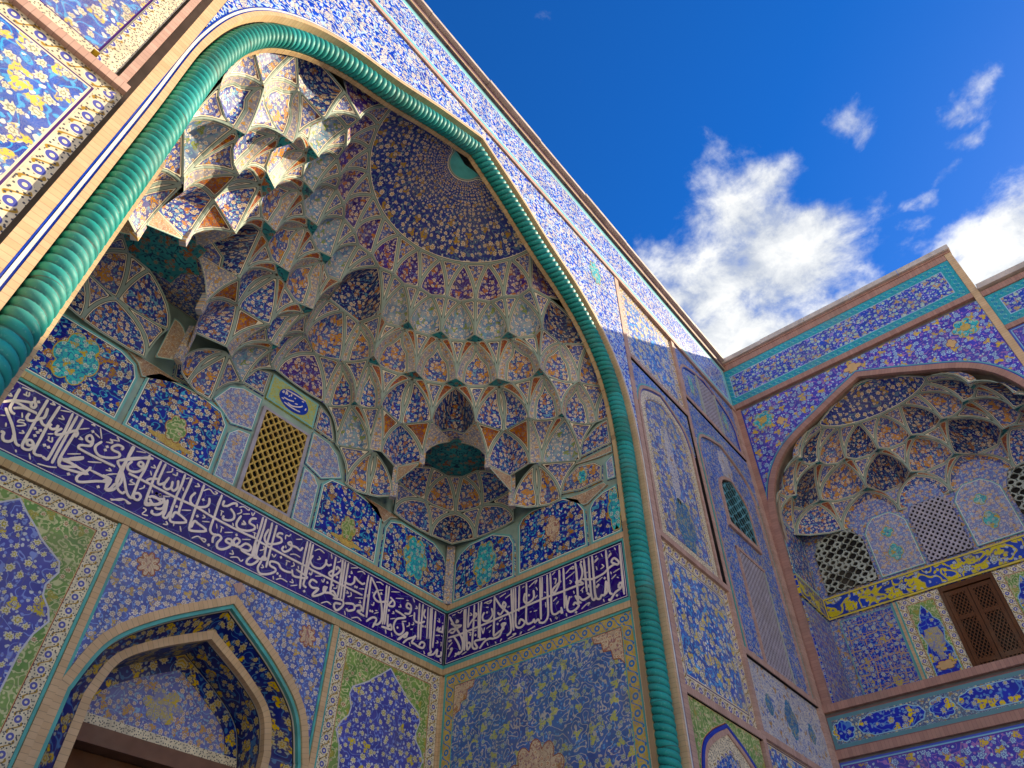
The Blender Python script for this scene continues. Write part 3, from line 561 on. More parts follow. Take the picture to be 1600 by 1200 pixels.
# ------------------------------------------------------------------ turquoise rope moulding
rope = thing('rope_moulding', 'turquoise glazed twisted rope moulding running round the great arch', 'moulding', (CXP, 4.157, -1.6))
path = full(ROPE, CXP); RR = .13; PITCH = .090
def resample(p, step):
    out = [p[0]]; acc = 0
    for i in range(len(p) - 1):
        a, b = p[i], p[i + 1]; l = math.hypot(b[0] - a[0], b[1] - a[1]); s_ = step - acc
        while s_ <= l: out.append((a[0] + (b[0] - a[0]) * s_ / l, a[1] + (b[1] - a[1]) * s_ / l)); s_ += step
        acc = l - (s_ - step)
    return out
rp = resample(path, PITCH / 10); NS = 22; vs = []; pc = []; fs = []
for i, (x, z) in enumerate(rp):
    a = rp[max(i - 4, 0)]; b = rp[min(i + 4, len(rp) - 1)]; tx, tz = b[0] - a[0], b[1] - a[1]; l = math.hypot(tx, tz); tx /= l; tz /= l
    nx, nz = tz, -tx
    for k in range(NS):
        t = 2 * math.pi * k / NS; ph = 2 * math.pi * (i / 10.0) - 2 * t
        wv = abs(math.cos(ph / 2)) ** .42; r = RR * (.78 + .25 * wv)
        vs.append((x + nx * math.cos(t) * r, 4.157 - math.sin(t) * r, z + nz * math.cos(t) * r)); pc.append((i * .01, wv, 0))
for i in range(len(rp) - 1):
    for k in range(NS): fs.append((i * NS + k, i * NS + (k + 1) % NS, (i + 1) * NS + (k + 1) % NS, (i + 1) * NS + k))
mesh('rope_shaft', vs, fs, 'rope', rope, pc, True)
for sg in (1, -1):
    c = CXP + sg * 3.75; vs = []; fs = []; prof = [(.30, -1.6), (.30, -1.3), (.24, -1.2), (.28, -.9), (.26, -.7), (.16, -.5), (.14, -.4)]
    for (r, z) in prof:
        for k in range(16): t = math.pi * 2 * k / 16; vs.append((c + r * math.cos(t), 4.157 + r * math.sin(t), z))
    for i in range(len(prof) - 1):
        for k in range(16): fs.append((i * 16 + k, i * 16 + (k + 1) % 16, (i + 1) * 16 + (k + 1) % 16, (i + 1) * 16 + k))
    mesh('base_urn', vs, fs, 'stone', rope)
# ------------------------------------------------------------------ recess walls
M['plaque_soft'] = floral('tile_palmette_yellow', (.42, .34, .14), (.2, .2, .34), (.5, .42, .2), (.2, .2, .2), (.2, .24, .42), (.4, .36, .3), (.52, .38, .08), cell=.08, blobs=.8)
M['rib'] = plain('glaze_rib_greygreen', (.27, .36, .31), .4)
back = thing('recess_back_wall', 'back wall of the great arch, tiled, with a doorway arch and ochre lattice window', 'wall', (CX, YB + .2, -1.6))
DOOR = [(1.5, -1.6), (1.5, .8), (1.5, 2.3)] + smooth_half([(1.5, 2.85), (1.3, 3.42), (.83, 3.87), (0, 4.40)], 8)
cvd = full(DOOR, CX)
slab('wall_body', back, B, [(7.9, -1.6), (7.9, 8.75), (.3, 8.75), (.3, -1.6)] + cvd[::-1], .03, .3, 'rib')
def BP(name, poly, mat, bw=.05, d=0.0):
    for sg in (1, -1): slab(name, back, B, [(CX + sg * a, b) for a, b in poly], d, .03, mat, bw)
BP('wall_panel', [(2.13, 5.78), (3.58, 5.78), (3.58, 6.46), (3.5, 6.62), (3.22, 6.77), (2.45, 6.77), (2.22, 6.68), (2.13, 6.5)], 'vaultwall')
BP('wall_panel', [(.83, 5.78), (2.05, 5.78), (2.05, 6.62), (1.92, 6.76), (1.35, 6.84), (.97, 6.78), (.83, 6.6)], 'vaultwall')
BP('wall_panel_narrow', [(.47, 5.78), (.79, 5.78), (.79, 6.52), (.68, 6.66), (.47, 6.7)], 'wallsand', .028)
BP('wall_panel_upper', [(.47, 6.76), (.80, 6.66), (1.16, 6.88), (1.0, 7.24), (.8, 7.36), (.47, 7.38)], 'wallsand', .028)
BP('wall_panel_upper', [(.47, 7.44), (.9, 7.42), (.72, 7.85), (.47, 7.93)], 'm_blue', .05)
BP('net_panel', [(2.10, 6.56), (2.22, 6.72), (2.42, 6.82), (1.98, 6.84), (1.6, 6.82)], 'm_net', .024)
BP('wall_panel_upper', [(1.25, 6.86), (1.75, 6.82), (1.85, 7.3), (1.5, 7.36), (1.15, 7.3)], 'm_blue', .05)
for sg, z in ((-1, 6.28), (1, 6.28)):
    slab('medallion', back, B, lobed(CX + sg * 2.84, z, .27, .40, 6, .22), -.006, 0, 'medallion', .02)
    slab('palmette', back, B, lobed(CX + sg * 1.45, 6.12, .15, .22, 6, .2), -.005, 0, 'green', .02)
    slab('palmette_wing', back, B, lobed(CX + sg * 1.45, 5.9, .3, .07, 4, .35), -.003, 0, 'lattice_y', 0)
# lattice window
bar('window_frame', back, B, CX - .43, CX - .375, 5.76, 7.27, -.02, .03, 'lattice_v'); bar('window_frame', back, B, CX + .375, CX + .43, 5.76, 7.27, -.02, .03, 'lattice_v')
bar('window_frame', back, B, CX - .375, CX + .375, 5.76, 5.80, -.02, .03, 'lattice_v'); bar('window_frame', back, B, CX - .375, CX + .375, 7.22, 7.27, -.02, .03, 'lattice_v')
slab('window_void', back, B, rect(CX - .375, CX + .375, 5.8, 7.22), .026, .03, 'dark')
lattice('window_lattice', back, B, CX - .374, CX + .374, 5.801, 7.219, -.026, .0, 'lattice_y', 6, 9, .80)
# small inscribed plaque above it
slab('plaque', back, B, rect(CX - .44, CX + .44, 7.42, 7.92), -.012, .03, 'plaque', .03)
el = slab('plaque_oval', back, B, [(CX + .01 + .27 * math.cos(t), 7.66 + .19 * math.sin(t)) for t in [2 * math.pi * i / 32 for i in range(32)]], -.018, -.012, 'blueglaze')
def back_px(x, y, pl='B'):
    d = raydir(x, y)
    if pl == 'B': k = YB / d.y; return (d.x * k, d.z * k)
    k = XS / d.x; return (d.y * k, d.z * k)
for st in "320,500 500,600 720,740;280,650 380,710 480,740;360,760 450,830 600,850 650,830;290,750 450,870 600,950;250,540 280,560 280,520;320,600 340,540 355,610;380,640 405,620;430,640 440,590;490,670 520,690;500,780 555,800;240,660 285,690;640,740 680,755;700,920 720,880".split(';'):
    ribbon('plaque_letter', el, B, [back_px(420 + float(q.split(',')[0]) * .0788, 570 + float(q.split(',')[1]) * .0788) for q in st.split()], .022, -.022, -.018, 'letter')
# trims above and below the inscription
for (pl, par_) in ((B, back),):
    bar('trim_gold_brick', par_, pl, .46, 7.74, 5.665, 5.755, -.035, .03, 'brick_gold'); bar('trim_turquoise', par_, pl, .46, 7.74, 5.632, 5.663, -.02, .03, 'turq')
    bar('trim_turquoise', par_, pl, .46, 7.74, 4.705, 4.768, -.02, .03, 'turq'); bar('trim_gold_brick', par_, pl, .46, 7.74, 4.615, 4.703, -.035, .03, 'brick_gold')
# lower wall: green panels with a violet lobed field, white borders, brick strips
for sg in (1, -1):
    X = lambda d: CX + sg * d
    bar('brick_strip', back, B, X(1.50), X(1.58), -1.6, 4.61, -.03, .03, 'brick_beige'); bar('turquoise_strip', back, B, X(1.583), X(1.615), -1.6, 4.61, -.012, .03, 'turq')
    bar('turquoise_strip', back, B, X(1.465), X(1.497), -1.6, 4.61, -.012, .03, 'turq')
    lo, hi = sorted((X(1.617), X(3.585)))
    ring('border_strip', back, B, (lo, hi, .2, 4.60), (lo + .17, hi - .17, .37, 4.43), -.002, .03, 'whiteband_s')
    slab('green_panel', back, B, rect(lo + .17, hi - .17, .37, 4.43), .0, .03, 'green', .03)
    hm = [(.66, .5), (.66, 3.0), (.70, 3.2), (.78, 3.36), (.72, 3.48), (.62, 3.58), (.60, 3.68), (.66, 3.84), (.62, 3.95), (.5, 4.02), (.36, 4.10), (.30, 4.16), (.14, 4.28), (0, 4.40)]
    c = X(2.60); slab('lobed_field', back, B, full(hm, c), -.006, .0, 'mihrab', .02)
    bar('corner_brick_strip', back, B, X(3.587), X(3.64), -1.6, 4.61, -.02, .03, 'brick_beige')
# doorway
slab('door_spandrel', back, B, [(CX + 1.463, 2.2), (CX + 1.463, 4.60), (CX - 1.463, 4.60), (CX - 1.463, 2.2)] + [p for p in full(offset_half(DOOR, .0), CX) if p[1] > 2.2 and abs(p[0] - CX) < 1.462][::-1], .0, .03, 'wallB', .032)
for sg in (-1, 1):
    slab('rosette', back, B, lobed(CX + sg * 1.13, 4.32, .14, .15, 8, .3), -.004, 0, 'medal_cream', .012)
slab('diamond_tile', back, B, [(CX + .02, 4.45), (CX + .12, 4.53), (CX + .02, 4.60), (CX - .08, 4.53)], -.006, 0, 'brick_pink')
arch_band('door_brick_arch', back, B, CX, DOOR, -.085, .012, -.025, .03, 'brick_beige')
arch_band('door_turquoise_arch', back, B, CX, DOOR, -.13, -.087, .0, .06, 'turq')
h1 = offset_half(DOOR, -.132)
DOOR2 = [(1.12, -1.6), (1.12, .8), (1.12, 2.3)] + smooth_half([(1.12, 2.95), (.98, 3.38), (.62, 3.68), (0, 4.02)], 8)
DOOR3 = [(1.06, -1.6), (1.06, .8), (1.06, 2.3)] + smooth_half([(1.06, 2.9), (.92, 3.30), (.58, 3.58), (0, 3.90)], 8)
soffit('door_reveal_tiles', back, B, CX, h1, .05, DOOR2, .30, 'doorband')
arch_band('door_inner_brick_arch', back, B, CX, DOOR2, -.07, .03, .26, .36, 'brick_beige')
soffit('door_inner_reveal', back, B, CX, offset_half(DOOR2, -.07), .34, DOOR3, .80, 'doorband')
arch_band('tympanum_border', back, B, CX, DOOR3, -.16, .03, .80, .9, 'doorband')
tz = 2.98; hin = [p for p in offset_half(DOOR3, -.16) if p[1] > tz]
slab('tympanum_panel', back, B, [(CX + hin[0][0], tz)] + full(hin, CX) + [(CX - hin[0][0], tz)], .81, .9, 'wallsand', .03)
slab('tympanum_palmette', back, B, lobed(CX - .05, 3.28, .26, .2, 6, .4), .804, .81, 'plaque_soft', 0)
bar('tympanum_strip', back, B, CX - 1.1, CX + 1.1, 2.84, 2.975, .79, .9, 'whiteband_s')
bar('door_beam', back, B, CX - 1.2, CX + 1.2, 2.66, 2.835, .66, .95, 'beam')
slab('door_void', back, B, rect(CX - 1.3, CX + 1.3, -1.6, 2.66), 1.0, 1.1, 'dark')
for sg in (-1, 1):
    dl = slab('door_leaf', back, B, rect(min(CX, CX + sg * 1.06) + .01, max(CX, CX + sg * 1.06) - .01, -1.55, 2.65), .9, .96, 'wood')
    for k in range(3): slab('door_panel', dl, B, rect(min(CX, CX + sg * 1.06) + .16, max(CX, CX + sg * 1.06) - .16, -1.35 + k * 1.33, -.25 + k * 1.33), .885, .9, 'beam', 0)
# side walls of the recess (right one in view, left one its mirror image)
def side_wall(pl, label, x):
    t = thing('recess_side_wall', label, 'wall', (x, 6.0, -1.6))
    slab('wall_body', t, pl, rect(4.25, YB, -1.6, 8.75), .03, .3, 'rib')
    SP = lambda nm, poly, m, bw=.05: slab(nm, t, pl, poly, 0, .03, m, bw)
    SP('wall_panel', [(7.62, 5.78), (6.31, 5.78), (6.31, 6.40), (6.4, 6.58), (6.78, 6.77), (7.3, 6.77), (7.52, 6.66), (7.62, 6.5)], 'vaultwall')
    SP('wall_panel', [(6.24, 5.78), (4.93, 5.78), (4.93, 6.43), (5.06, 6.66), (5.32, 6.82), (5.95, 6.86), (6.15, 6.80), (6.24, 6.68)], 'vaultwall')
    SP('wall_panel', [(4.87, 5.78), (4.34, 5.78), (4.34, 6.62), (4.6, 6.60), (4.78, 6.52), (4.87, 6.4)], 'vaultwall')
    SP('net_panel', [(5.3, 6.78), (4.95, 6.50), (4.88, 6.5), (4.5, 6.68), (4.55, 6.76), (4.9, 6.74)], 'm_net', .024)
    SP('wall_panel_upper', [(5.36, 6.90), (4.98, 6.80), (4.58, 6.80), (4.55, 7.08), (4.68, 7.22), (5.0, 7.30), (5.3, 7.15)], 'm_leaf', .05)
    SP('wall_panel_upper', [(4.5, 6.76), (4.34, 6.74), (4.34, 7.2), (4.5, 7.1)], 'wallsand', .028)
    SP('net_panel', [(5.1, 7.35), (4.62, 7.26), (4.34, 7.24), (4.34, 7.38)], 'm_net', .02)
    SP('wall_panel_upper', [(5.0, 7.42), (4.34, 7.42), (4.34, 7.95), (4.6, 7.9), (4.95, 7.7)], 'm_blue', .05)
    slab('medallion', t, pl, lobed(6.93, 6.26, .25, .42, 6, .22), -.006, 0, 'medallion', .02)
    slab('medallion', t, pl, lobed(5.55, 6.34, .14, .24, 4, .3), -.006, 0, 'medal_cream', .012)
    slab('medallion', t, pl, lobed(4.42, 6.2, .12, .4, 6, .22), -.006, 0, 'medallion', .02)
    slab('medallion', t, pl, lobed(4.93, 7.04, .10, .14, 6, .22), -.006, 0, 'medallion', .02)
    bar('trim_brick', t, pl, 4.26, YB - .04, 5.665, 5.755, -.03, .03, 'brick_beige'); bar('trim_turquoise', t, pl, 4.34, YB - .03, 5.632, 5.663, -.018, .03, 'turq')
    bar('trim_turquoise', t, pl, 4.34, YB - .03, 4.71, 4.768, -.018, .03, 'turq'); bar('trim_brick', t, pl, 4.34, YB - .04, 4.62, 4.708, -.03, .03, 'brick_beige')
    bar('jamb_brick', t, pl, 4.26, 4.325, -1.6, 5.66, -.03, .03, 'brick_beige'); bar('jamb_turquoise', t, pl, 4.327, 4.36, 4.77, 5.63, -.018, .03, 'turq')
    bar('turquoise_strip', t, pl, 4.34, YB - .06, 4.585, 4.618, -.012, .03, 'turq'); bar('turquoise_strip', t, pl, YB - .1, YB - .07, -1.6, 4.58, -.012, .03, 'turq'); bar('turquoise_strip', t, pl, 4.328, 4.36, -1.6, 4.58, -.012, .03, 'turq')
    bar('corner_brick', t, pl, YB - .07, YB - .0, -1.6, 4.58, -.02, .03, 'brick_beige')
    ring('border_strip', t, pl, (4.36, YB - .1, .2, 4.58), (4.52, YB - .26, .36, 4.42), -.002, .03, 'yelborder')
    slab('scroll_panel', t, pl, rect(4.52, YB - .26, .36, 4.42), 0, .03, 'wallS', .012)
    slab('corner_quarter', t, pl, [(4.53, 4.41), (5.0, 4.41), (4.97, 4.30), (4.86, 4.28), (4.84, 4.16), (4.72, 4.14), (4.70, 4.02), (4.60, 4.0), (4.53, 3.92)], -.005, 0, 'medal_cream', .012)
    slab('corner_quarter', t, pl, [(YB - .27, 4.41), (7.05, 4.41), (7.08, 4.30), (7.18, 4.28), (7.2, 4.16), (7.3, 4.14), (7.32, 4.02), (7.4, 4.0), (YB - .27, 3.92)], -.005, 0, 'medal_cream', .012)
    slab('centre_rosette', t, pl, lobed(5.97, 2.75, .5, .6, 12, .2, 72), -.005, 0, 'medal_cream', .012)
    return t
side_wall(SR, 'tiled right side wall inside the great arch, yellow-edged scroll panel below the lettering', XS + .15)
side_wall(SL, 'tiled left side wall inside the great arch, hidden behind the sunlit pier', 2 * CX - XS - .15)
# ------------------------------------------------------------------ inscription bands
def band(pl, pk, a0, a1, label, data):
    t = thing('inscription_band', label, 'inscription', ((CX, YB, 4.76) if pk == 'B' else (XS, 6.0, 4.76)))
    slab('band_ground', t, pl, rect(a0, a1, 4.77, 5.63), -.006, .03, 'insc', .05)
    for (ox, oy, sc, main, thin, dots) in data:
        for (txt, wd, nm) in ((main, .030, 'letter'), (thin, .016, 'vowel_mark')):
            for st in txt.split(';'):
                if not st.strip(): continue
                p = [back_px(ox + float(q.split(',')[0]) * sc, oy + float(q.split(',')[1]) * sc, pk) for q in st.split()]
                p = [(min(max(a, a0 + .05), a1 - .05), min(max(b, 4.815), 5.585)) for a, b in p]
                ribbon(nm, t, pl, p, wd, -.012 - random.random() * .003, -.006, 'letter')
        for q in dots.split():
            a, b = back_px(ox + float(q.split(',')[0]) * sc, oy + float(q.split(',')[1]) * sc, pk); r = .022
            slab('letter_dot', t, pl, [(a - r, b), (a, b - r), (a + r, b), (a, b + r)], -.013, -.006, 'letter')
    return t
BAND_B = [
 (0, 580, .25, "385,540 365,590 430,620 545,645 460,590 420,555 520,540;560,620 690,690 600,690 490,695 480,660 550,620 560,600;690,690 655,740 700,745 750,700 760,650;745,560 840,545 950,550;840,470 800,540 750,620 720,700", "425,520 500,520;550,570 630,575;660,650 720,645;230,580 300,600 350,605;690,810 760,800 810,830;590,390 620,420;690,430 740,440", "425,645 610,725"),
 (0, 580, .125, "245,225 205,290 165,375 120,460 140,520 180,545;20,390 165,372 300,385 380,400;380,440 395,395 430,400 440,440 410,465 375,440;430,330 425,395;160,375 250,420 350,480 455,535 330,480 240,465 160,470;65,460 100,560 140,660 165,760 180,870 200,920 240,940;0,760 40,770 25,820 40,870 100,885 150,860 165,800;600,350 540,450 450,600 350,780 270,930 300,980 370,985 410,930 380,870 330,880 340,930 400,930;365,530 330,580 350,620 420,625 490,600 550,580 590,470;500,600 520,660 560,690 590,680;745,440 660,570 590,680 500,850 420,1000 440,1050 520,1065;640,665 610,690 640,730 700,720 720,680;910,525 800,760 720,880 600,1090 560,1100 520,1070;970,550 830,800 700,1040 640,1160;1040,590 930,780 800,990 730,1120 740,1180 800,1200 960,1200;770,720 700,760 700,800 780,790 860,770 940,750 960,790 930,830;1120,940 1155,870 1130,810 1085,820 1075,860 1110,890 1150,890 1120,940 1000,930 975,960 1010,990 1200,1090 1430,1200;1270,885 1190,940 1190,1010 1250,1070 1380,1090 1480,1075 1480,1030 1400,990 1400,950 1470,930 1530,960 1510,990;1040,1090 960,1110 780,1110 860,1150 960,1200",
  "620,410 680,430 650,390;750,495 880,520;720,590 790,610 765,560;200,690 310,680 280,650 215,640 240,615 300,625;230,775 290,780 270,745;270,525 270,590;70,650 65,700;0,555 60,560;285,290 350,320 360,270;320,310 330,260;580,860 640,890 645,830;600,870 605,820;590,790 660,790;985,730 1110,720;975,850 1025,860 990,825;1250,720 1265,850;1335,890 1395,905 1370,850;1470,825 1485,885;1135,670 1180,690 1165,650;835,1040 990,1040;1090,1135 1260,1150;190,985 195,1020;360,1035 370,1110;270,205 430,240;130,230 160,215;90,300 140,320 120,280",
  "475,390 430,810 465,770 430,720 500,745 550,930 600,955 1155,760 1335,950 1310,990"),
 (160, 640, .125, "390,445 330,560 280,680 240,770 190,880 160,960;50,920 40,990 90,995 160,930 190,1010 240,1050 275,1030;190,640 400,625 560,605 630,625;590,560 570,640 520,760 450,880 390,1030 360,1100;190,640 190,680 240,780 270,900 290,1020 330,1100 380,1110;370,650 310,700 320,760 400,785 480,760 505,690 470,660 440,690 470,720 500,715;380,1060 440,1050 470,1090 440,1135 390,1120 380,1060;735,640 660,800 600,960 540,1130 560,1180 650,1200;795,660 740,780 690,900 700,940 750,930 800,900;830,850 760,950 790,1000 850,980 870,900;850,980 880,1020 930,980 940,890;690,870 600,870 550,890 560,920 640,960;1035,800 980,950 920,1080 880,1200;1115,850 1060,980 1000,1110 970,1200;1490,1070 1430,1200;570,1100 640,1090 720,1160 640,1190 580,1160;0,820 100,880 0,890",
  "40,410 120,420 90,370;180,345 205,400;35,760 100,770 75,735;70,810 190,810;420,525 540,535;600,720 655,735 635,695;595,770 605,830;795,790 860,780 870,740;870,810 920,830 930,790;320,940 400,935 340,900 370,880;450,1000 510,980 515,950;920,760 1010,775;1035,870 1080,860;1150,965 1205,965 1180,930;1000,975 1005,1020;1255,1020 1330,1000 1390,1060 1430,1050 1400,1030;615,1010 620,1050;750,1085 840,1095;90,1120 200,1140 270,1130 310,1180 350,1175", "670,1050 715,1075"),
 (200, 730, .125, "285,230 240,350 205,460 240,480 300,470;290,370 380,400 440,410 400,460 310,470 260,400;440,380 450,470 420,520 350,525 330,500;300,540 290,575 350,600 430,560 480,420;490,410 460,550 430,620 470,640 520,560;590,400 550,500 520,620 540,690 720,690 640,600 580,570 540,640;670,440 640,520 620,600;0,80 100,130 290,230 600,390 840,500 1070,640 1400,810 1600,900;840,320 780,380 780,450 850,500 960,500 1005,460 1010,390;950,215 900,350 850,480 800,620 760,760 790,800 970,800 870,710 820,680 780,760;1170,350 1120,480 1070,630 1020,780 1050,840 1100,850;1200,420 1180,480 1230,490 1300,460 1350,460 1350,500;1275,520 1320,590 1310,650 1250,670 1180,650 1190,610;1050,950 1060,880 1120,850 1160,890 1110,950 1110,1010 1180,1030 1270,990 1290,920 1240,900 1215,930 1260,960 1330,980 1390,930 1350,890 1310,930 1340,990 1400,1000;1380,1020 1460,960 1530,1000 1500,1050 1400,1030 1470,1080 1560,1100 1590,950;1410,610 1350,700 1370,770 1480,800 1570,780 1570,740 1510,700 1540,650 1600,650",
  "430,715 485,720 465,680;645,740 655,810;570,690 560,740;665,540 780,545;920,680 1010,690;920,640 955,630 930,600;1100,710 1105,770;1150,740 1190,770;1165,760 1150,820;1200,820 1300,820;1420,905 1525,910;1150,545 1190,565;1165,560 1155,610;1005,520 1010,575;1300,700 1310,740;1430,590 1515,590;1355,590 1410,570 1405,530;1380,505 1440,500 1500,545 1510,515;1540,570 1550,610 1580,570;790,890 870,870 940,940 960,910 900,890;1260,1080 1310,1090 1290,1040;1270,1130 1360,1130 1400,1180 1430,1160;180,510 220,540 170,590 240,610;1410,720 1460,720 1430,680;830,240 885,245 860,205", "350,330 395,350 600,495 860,615 935,410 1000,975 1350,850"),
 (320, 780, .1576, "575,180 540,300 490,450 460,560;605,195 570,320 520,470 500,560;665,235 640,340 600,480 580,600;710,260 680,370 640,520 600,680;630,300 590,370 600,430 660,450 750,430 750,390 710,370 730,340 770,350;515,560 480,560 420,600 410,640 460,650 520,610 510,570 480,580 560,600 600,600 580,570 550,600;560,610 520,680 540,740 620,745 690,720 690,690 640,660 650,620 720,640 750,690 800,720 850,730;860,700 870,760 940,780 1010,780 900,700;780,470 760,500 790,525 850,490 850,430 820,440 840,460 900,480 940,510 965,480;1015,420 980,570 950,750 935,890;1045,430 1010,600 980,760;1070,450 1030,620 990,780 970,850 1000,880;1070,560 1040,610 1070,670 1140,690 1190,650 1200,600;1190,630 1220,660 1250,650;1110,830 1060,800 1030,840 1060,880 1120,890 1070,940;500,400 600,460 900,620 1040,690;1170,940 1180,880 1210,880",
  "360,240 400,250 375,215;270,240 275,270;515,250 515,300;470,330 505,345;490,340 485,380;795,400 800,360 830,370 850,350;660,545 680,575 700,550;900,400 960,400;800,610 840,625;810,620 800,660;850,670 880,660 870,630;920,665 925,695;550,680 575,680 560,650;840,550 890,550 940,580;670,765 675,800;700,800 750,790 810,825;835,820 870,830 855,795;845,860 910,855;1030,730 1050,750 1060,715;1090,765 1150,765;1150,800 1170,825 1180,790;1085,515 1130,500 1180,540;1110,600 1140,595 1125,570;1250,545 1255,590;540,510 580,500 575,470;795,460 800,490", "750,580 715,740 740,765 980,915"),
 (480, 850, .1576, "0,240 200,340 540,510;280,130 250,300 220,480;260,260 210,290 230,320 290,300 320,260 290,230 280,260;350,150 330,320 290,540;375,170 350,330 320,550;405,190 380,330 350,560;360,380 420,405 460,380 465,330 500,370 540,400 565,390;605,310 570,500 545,680;630,330 600,560 580,730;630,330 690,460 730,600 730,750 690,800 650,790;690,460 655,520 700,575 800,570;785,410 770,570 740,800;810,420 790,580 760,800;820,530 860,580 850,620 800,610 840,560;100,450 50,500 60,520 150,490 180,440 160,430 160,480 220,490 280,530 250,470 210,490;250,540 340,560 350,610 290,660 260,630 270,590 330,600;370,590 450,600 460,650 400,665 380,640;460,620 520,610 530,660 490,670 560,720;580,770 640,730 680,750 640,830;730,820 790,840 830,850 820,800 790,820 795,700;870,660 920,690 970,730 900,740 870,760 850,820 870,880 910,900 950,860 940,780;960,690 1010,690 1025,620 990,590 980,630 1020,650;1110,590 1100,780 1090,950;1145,600 1125,800 1115,950;1060,680 1060,760 1110,785 1160,770;1195,630 1180,940;1220,640 1205,940;1170,740 1150,700 1165,650;900,952 960,900 990,880 975,920",
  "235,100 240,150;290,185 325,175 325,155;430,240 495,240;495,280 540,275 570,305;425,290 440,295 430,270;510,445 560,450;10,290 30,310 45,280;140,370 155,380 165,345;255,440 285,440 290,410;375,485 400,490 385,465;395,525 430,515 425,480;470,535 545,540;505,580 525,585 515,560;680,380 720,385 750,410;700,460 745,460;715,495 735,500 725,480;830,475 910,480;875,540 950,545;900,625 925,625 915,600;980,560 1000,565;1045,540 1060,580;130,590 190,575 230,605;365,665 370,710;430,740 490,730 530,765;660,690 700,680;670,660 690,665;640,480 650,490;590,500 590,530;630,600 650,610 655,580;1065,640 1085,640 1075,615;820,745 865,740;835,690 855,690 845,670;935,770 975,770;980,820 1005,810 1005,780;1030,800 1050,800 1045,775;1020,850 1040,845;830,880 835,920;770,850 775,890;1005,720 1040,710", "195,385 250,410 290,330 470,425 487,430 415,325 805,660 890,830 620,665 640,670"),
 (580, 900, .125, "320,800 400,740 440,720 430,760 395,770;390,840 450,790 520,770 550,750 500,830 530,850 590,890 640,900 660,850 620,830 590,870;755,400 745,640 730,900 740,950 700,980;800,440 780,680 760,900;860,650 830,690 870,700 900,720;890,620 880,700;810,690 830,640;700,990 770,980 820,920 810,1000 860,1000 890,960 900,990",
  "800,745 850,745;870,745 890,765;815,810 830,835 800,840;860,830 880,840;870,840 865,880;820,560 850,580 840,530;880,590 910,600;650,940 660,980;855,1030 870,1080;470,830 480,880;380,570 430,570", "640,630 670,635")]
BAND_S = [
 (690, 880, .1576, "70,540 130,620 170,680 210,760 215,850 180,900 140,900;50,700 100,660 150,650 200,620 140,620 100,600;160,560 150,590 170,580 155,565;90,690 120,690 150,650;50,750 230,690 700,490 1000,360 1269,260;230,460 225,650 210,870;245,455 240,650 230,870;275,440 265,640;265,640 300,580 350,520 340,500 320,530;330,415 320,620 310,830 360,840 330,780 400,760 440,750;370,390 370,740;400,385 385,560 385,760;120,720 170,800 190,860;70,930 110,850 90,860;130,930 180,880;250,660 255,800 260,860 290,820 280,790 260,800;380,850 430,780 480,750 520,750 580,720 610,640 640,600 600,610 620,650 580,680 520,730;530,330 525,560 520,720;530,340 600,440 670,500 690,580 690,680 650,720;560,490 590,510 640,420 620,390 610,430 640,430;500,450 510,510 470,570 420,570 410,530 430,490;695,260 705,480 720,670;715,250 720,480;735,240 740,480;775,230 770,480;740,480 740,620 790,640 830,590 790,560 770,610;845,200 845,400 845,590 900,590 920,560 930,590 960,560 975,580;830,300 820,370 850,400 900,370 920,330 915,270;980,140 985,350 990,560;1000,140 1000,340;1050,120 1055,330 1060,520 1020,590 970,590;1080,100 1090,320 1095,480 1130,510 1180,480 1200,500 1190,440;1170,70 1170,200 1120,300 1110,260 1190,180;1210,40 1220,260 1225,450",
  "110,525 140,510;185,500 210,470;165,490 180,495;280,520 305,515 290,495;330,570 355,570;425,400 470,380 500,370 480,400 450,400;445,440 470,440;580,340 640,300;635,350 690,310;655,440 680,430;805,245 825,230;870,240 910,200 950,170 930,210;940,240 955,270;1020,290 1040,295;930,350 955,320;400,640 415,700 430,640;450,650 500,615;475,690 490,670;575,580 610,550;625,560 640,545;660,760 720,720 740,700 710,710;780,710 800,680;860,670 910,640 930,625;270,690 300,690;325,675 350,665;880,490 895,480;920,480 950,470;1035,390 1040,440;585,780 600,750;535,780 545,800;455,790 465,820;1080,550 1095,580;1240,500 1245,530;75,830 110,790;205,910 250,880;60,855 75,840;1115,160 1140,160 1130,210;1100,120 1130,90;1110,380 1150,340;1140,410 1165,380", "455,490 560,605 870,320 80,775 95,770 340,715 290,710 1145,545"),
 (820, 840, .14185, "560,275 575,400 585,560 595,740;570,510 580,480 650,510 590,530 440,590;615,285 640,380 620,470 570,520;655,240 670,400 690,600;705,200 720,450 740,650 770,690 790,640;745,200 765,450 785,650 830,680 850,640 870,640 890,620 900,480;640,460 750,460 870,400 930,340 990,300 1030,300 1040,270 990,230 960,270 1010,300;895,130 920,380 940,600 970,620;1050,80 1070,330 1100,630;900,480 920,580 890,630;1040,510 1075,500 1060,560 1000,610 950,690 930,680;1040,510 1040,550 1060,555;690,610 720,640 690,670 640,690 600,650;500,650 470,770 500,820 560,800 600,750 560,720 540,750;560,640 600,710 630,720;460,640 470,780",
  "790,500 860,440;620,590 660,545;640,610 640,580;770,280 815,235;775,265 810,225;780,220 800,205;845,180 860,215;840,350 875,320 855,300;790,320 800,360;950,380 960,405;980,390 1050,345;960,460 1010,410;1020,440 1040,445;920,230 960,180;925,210 955,170;935,160 945,150;990,115 1005,140;455,400 500,350 540,320 540,345 500,350;455,460 555,380;500,515 520,490 500,475;540,590 550,620;510,665 525,650;630,790 680,740 720,720 700,755;870,680 880,710;690,380 690,395;705,520 710,555", "625,270 885,450 800,545 815,525 1020,640 570,825 350,885")]
band(B, 'B', .47, 7.72, 'long dark blue band of cream calligraphy across the back wall', BAND_B)
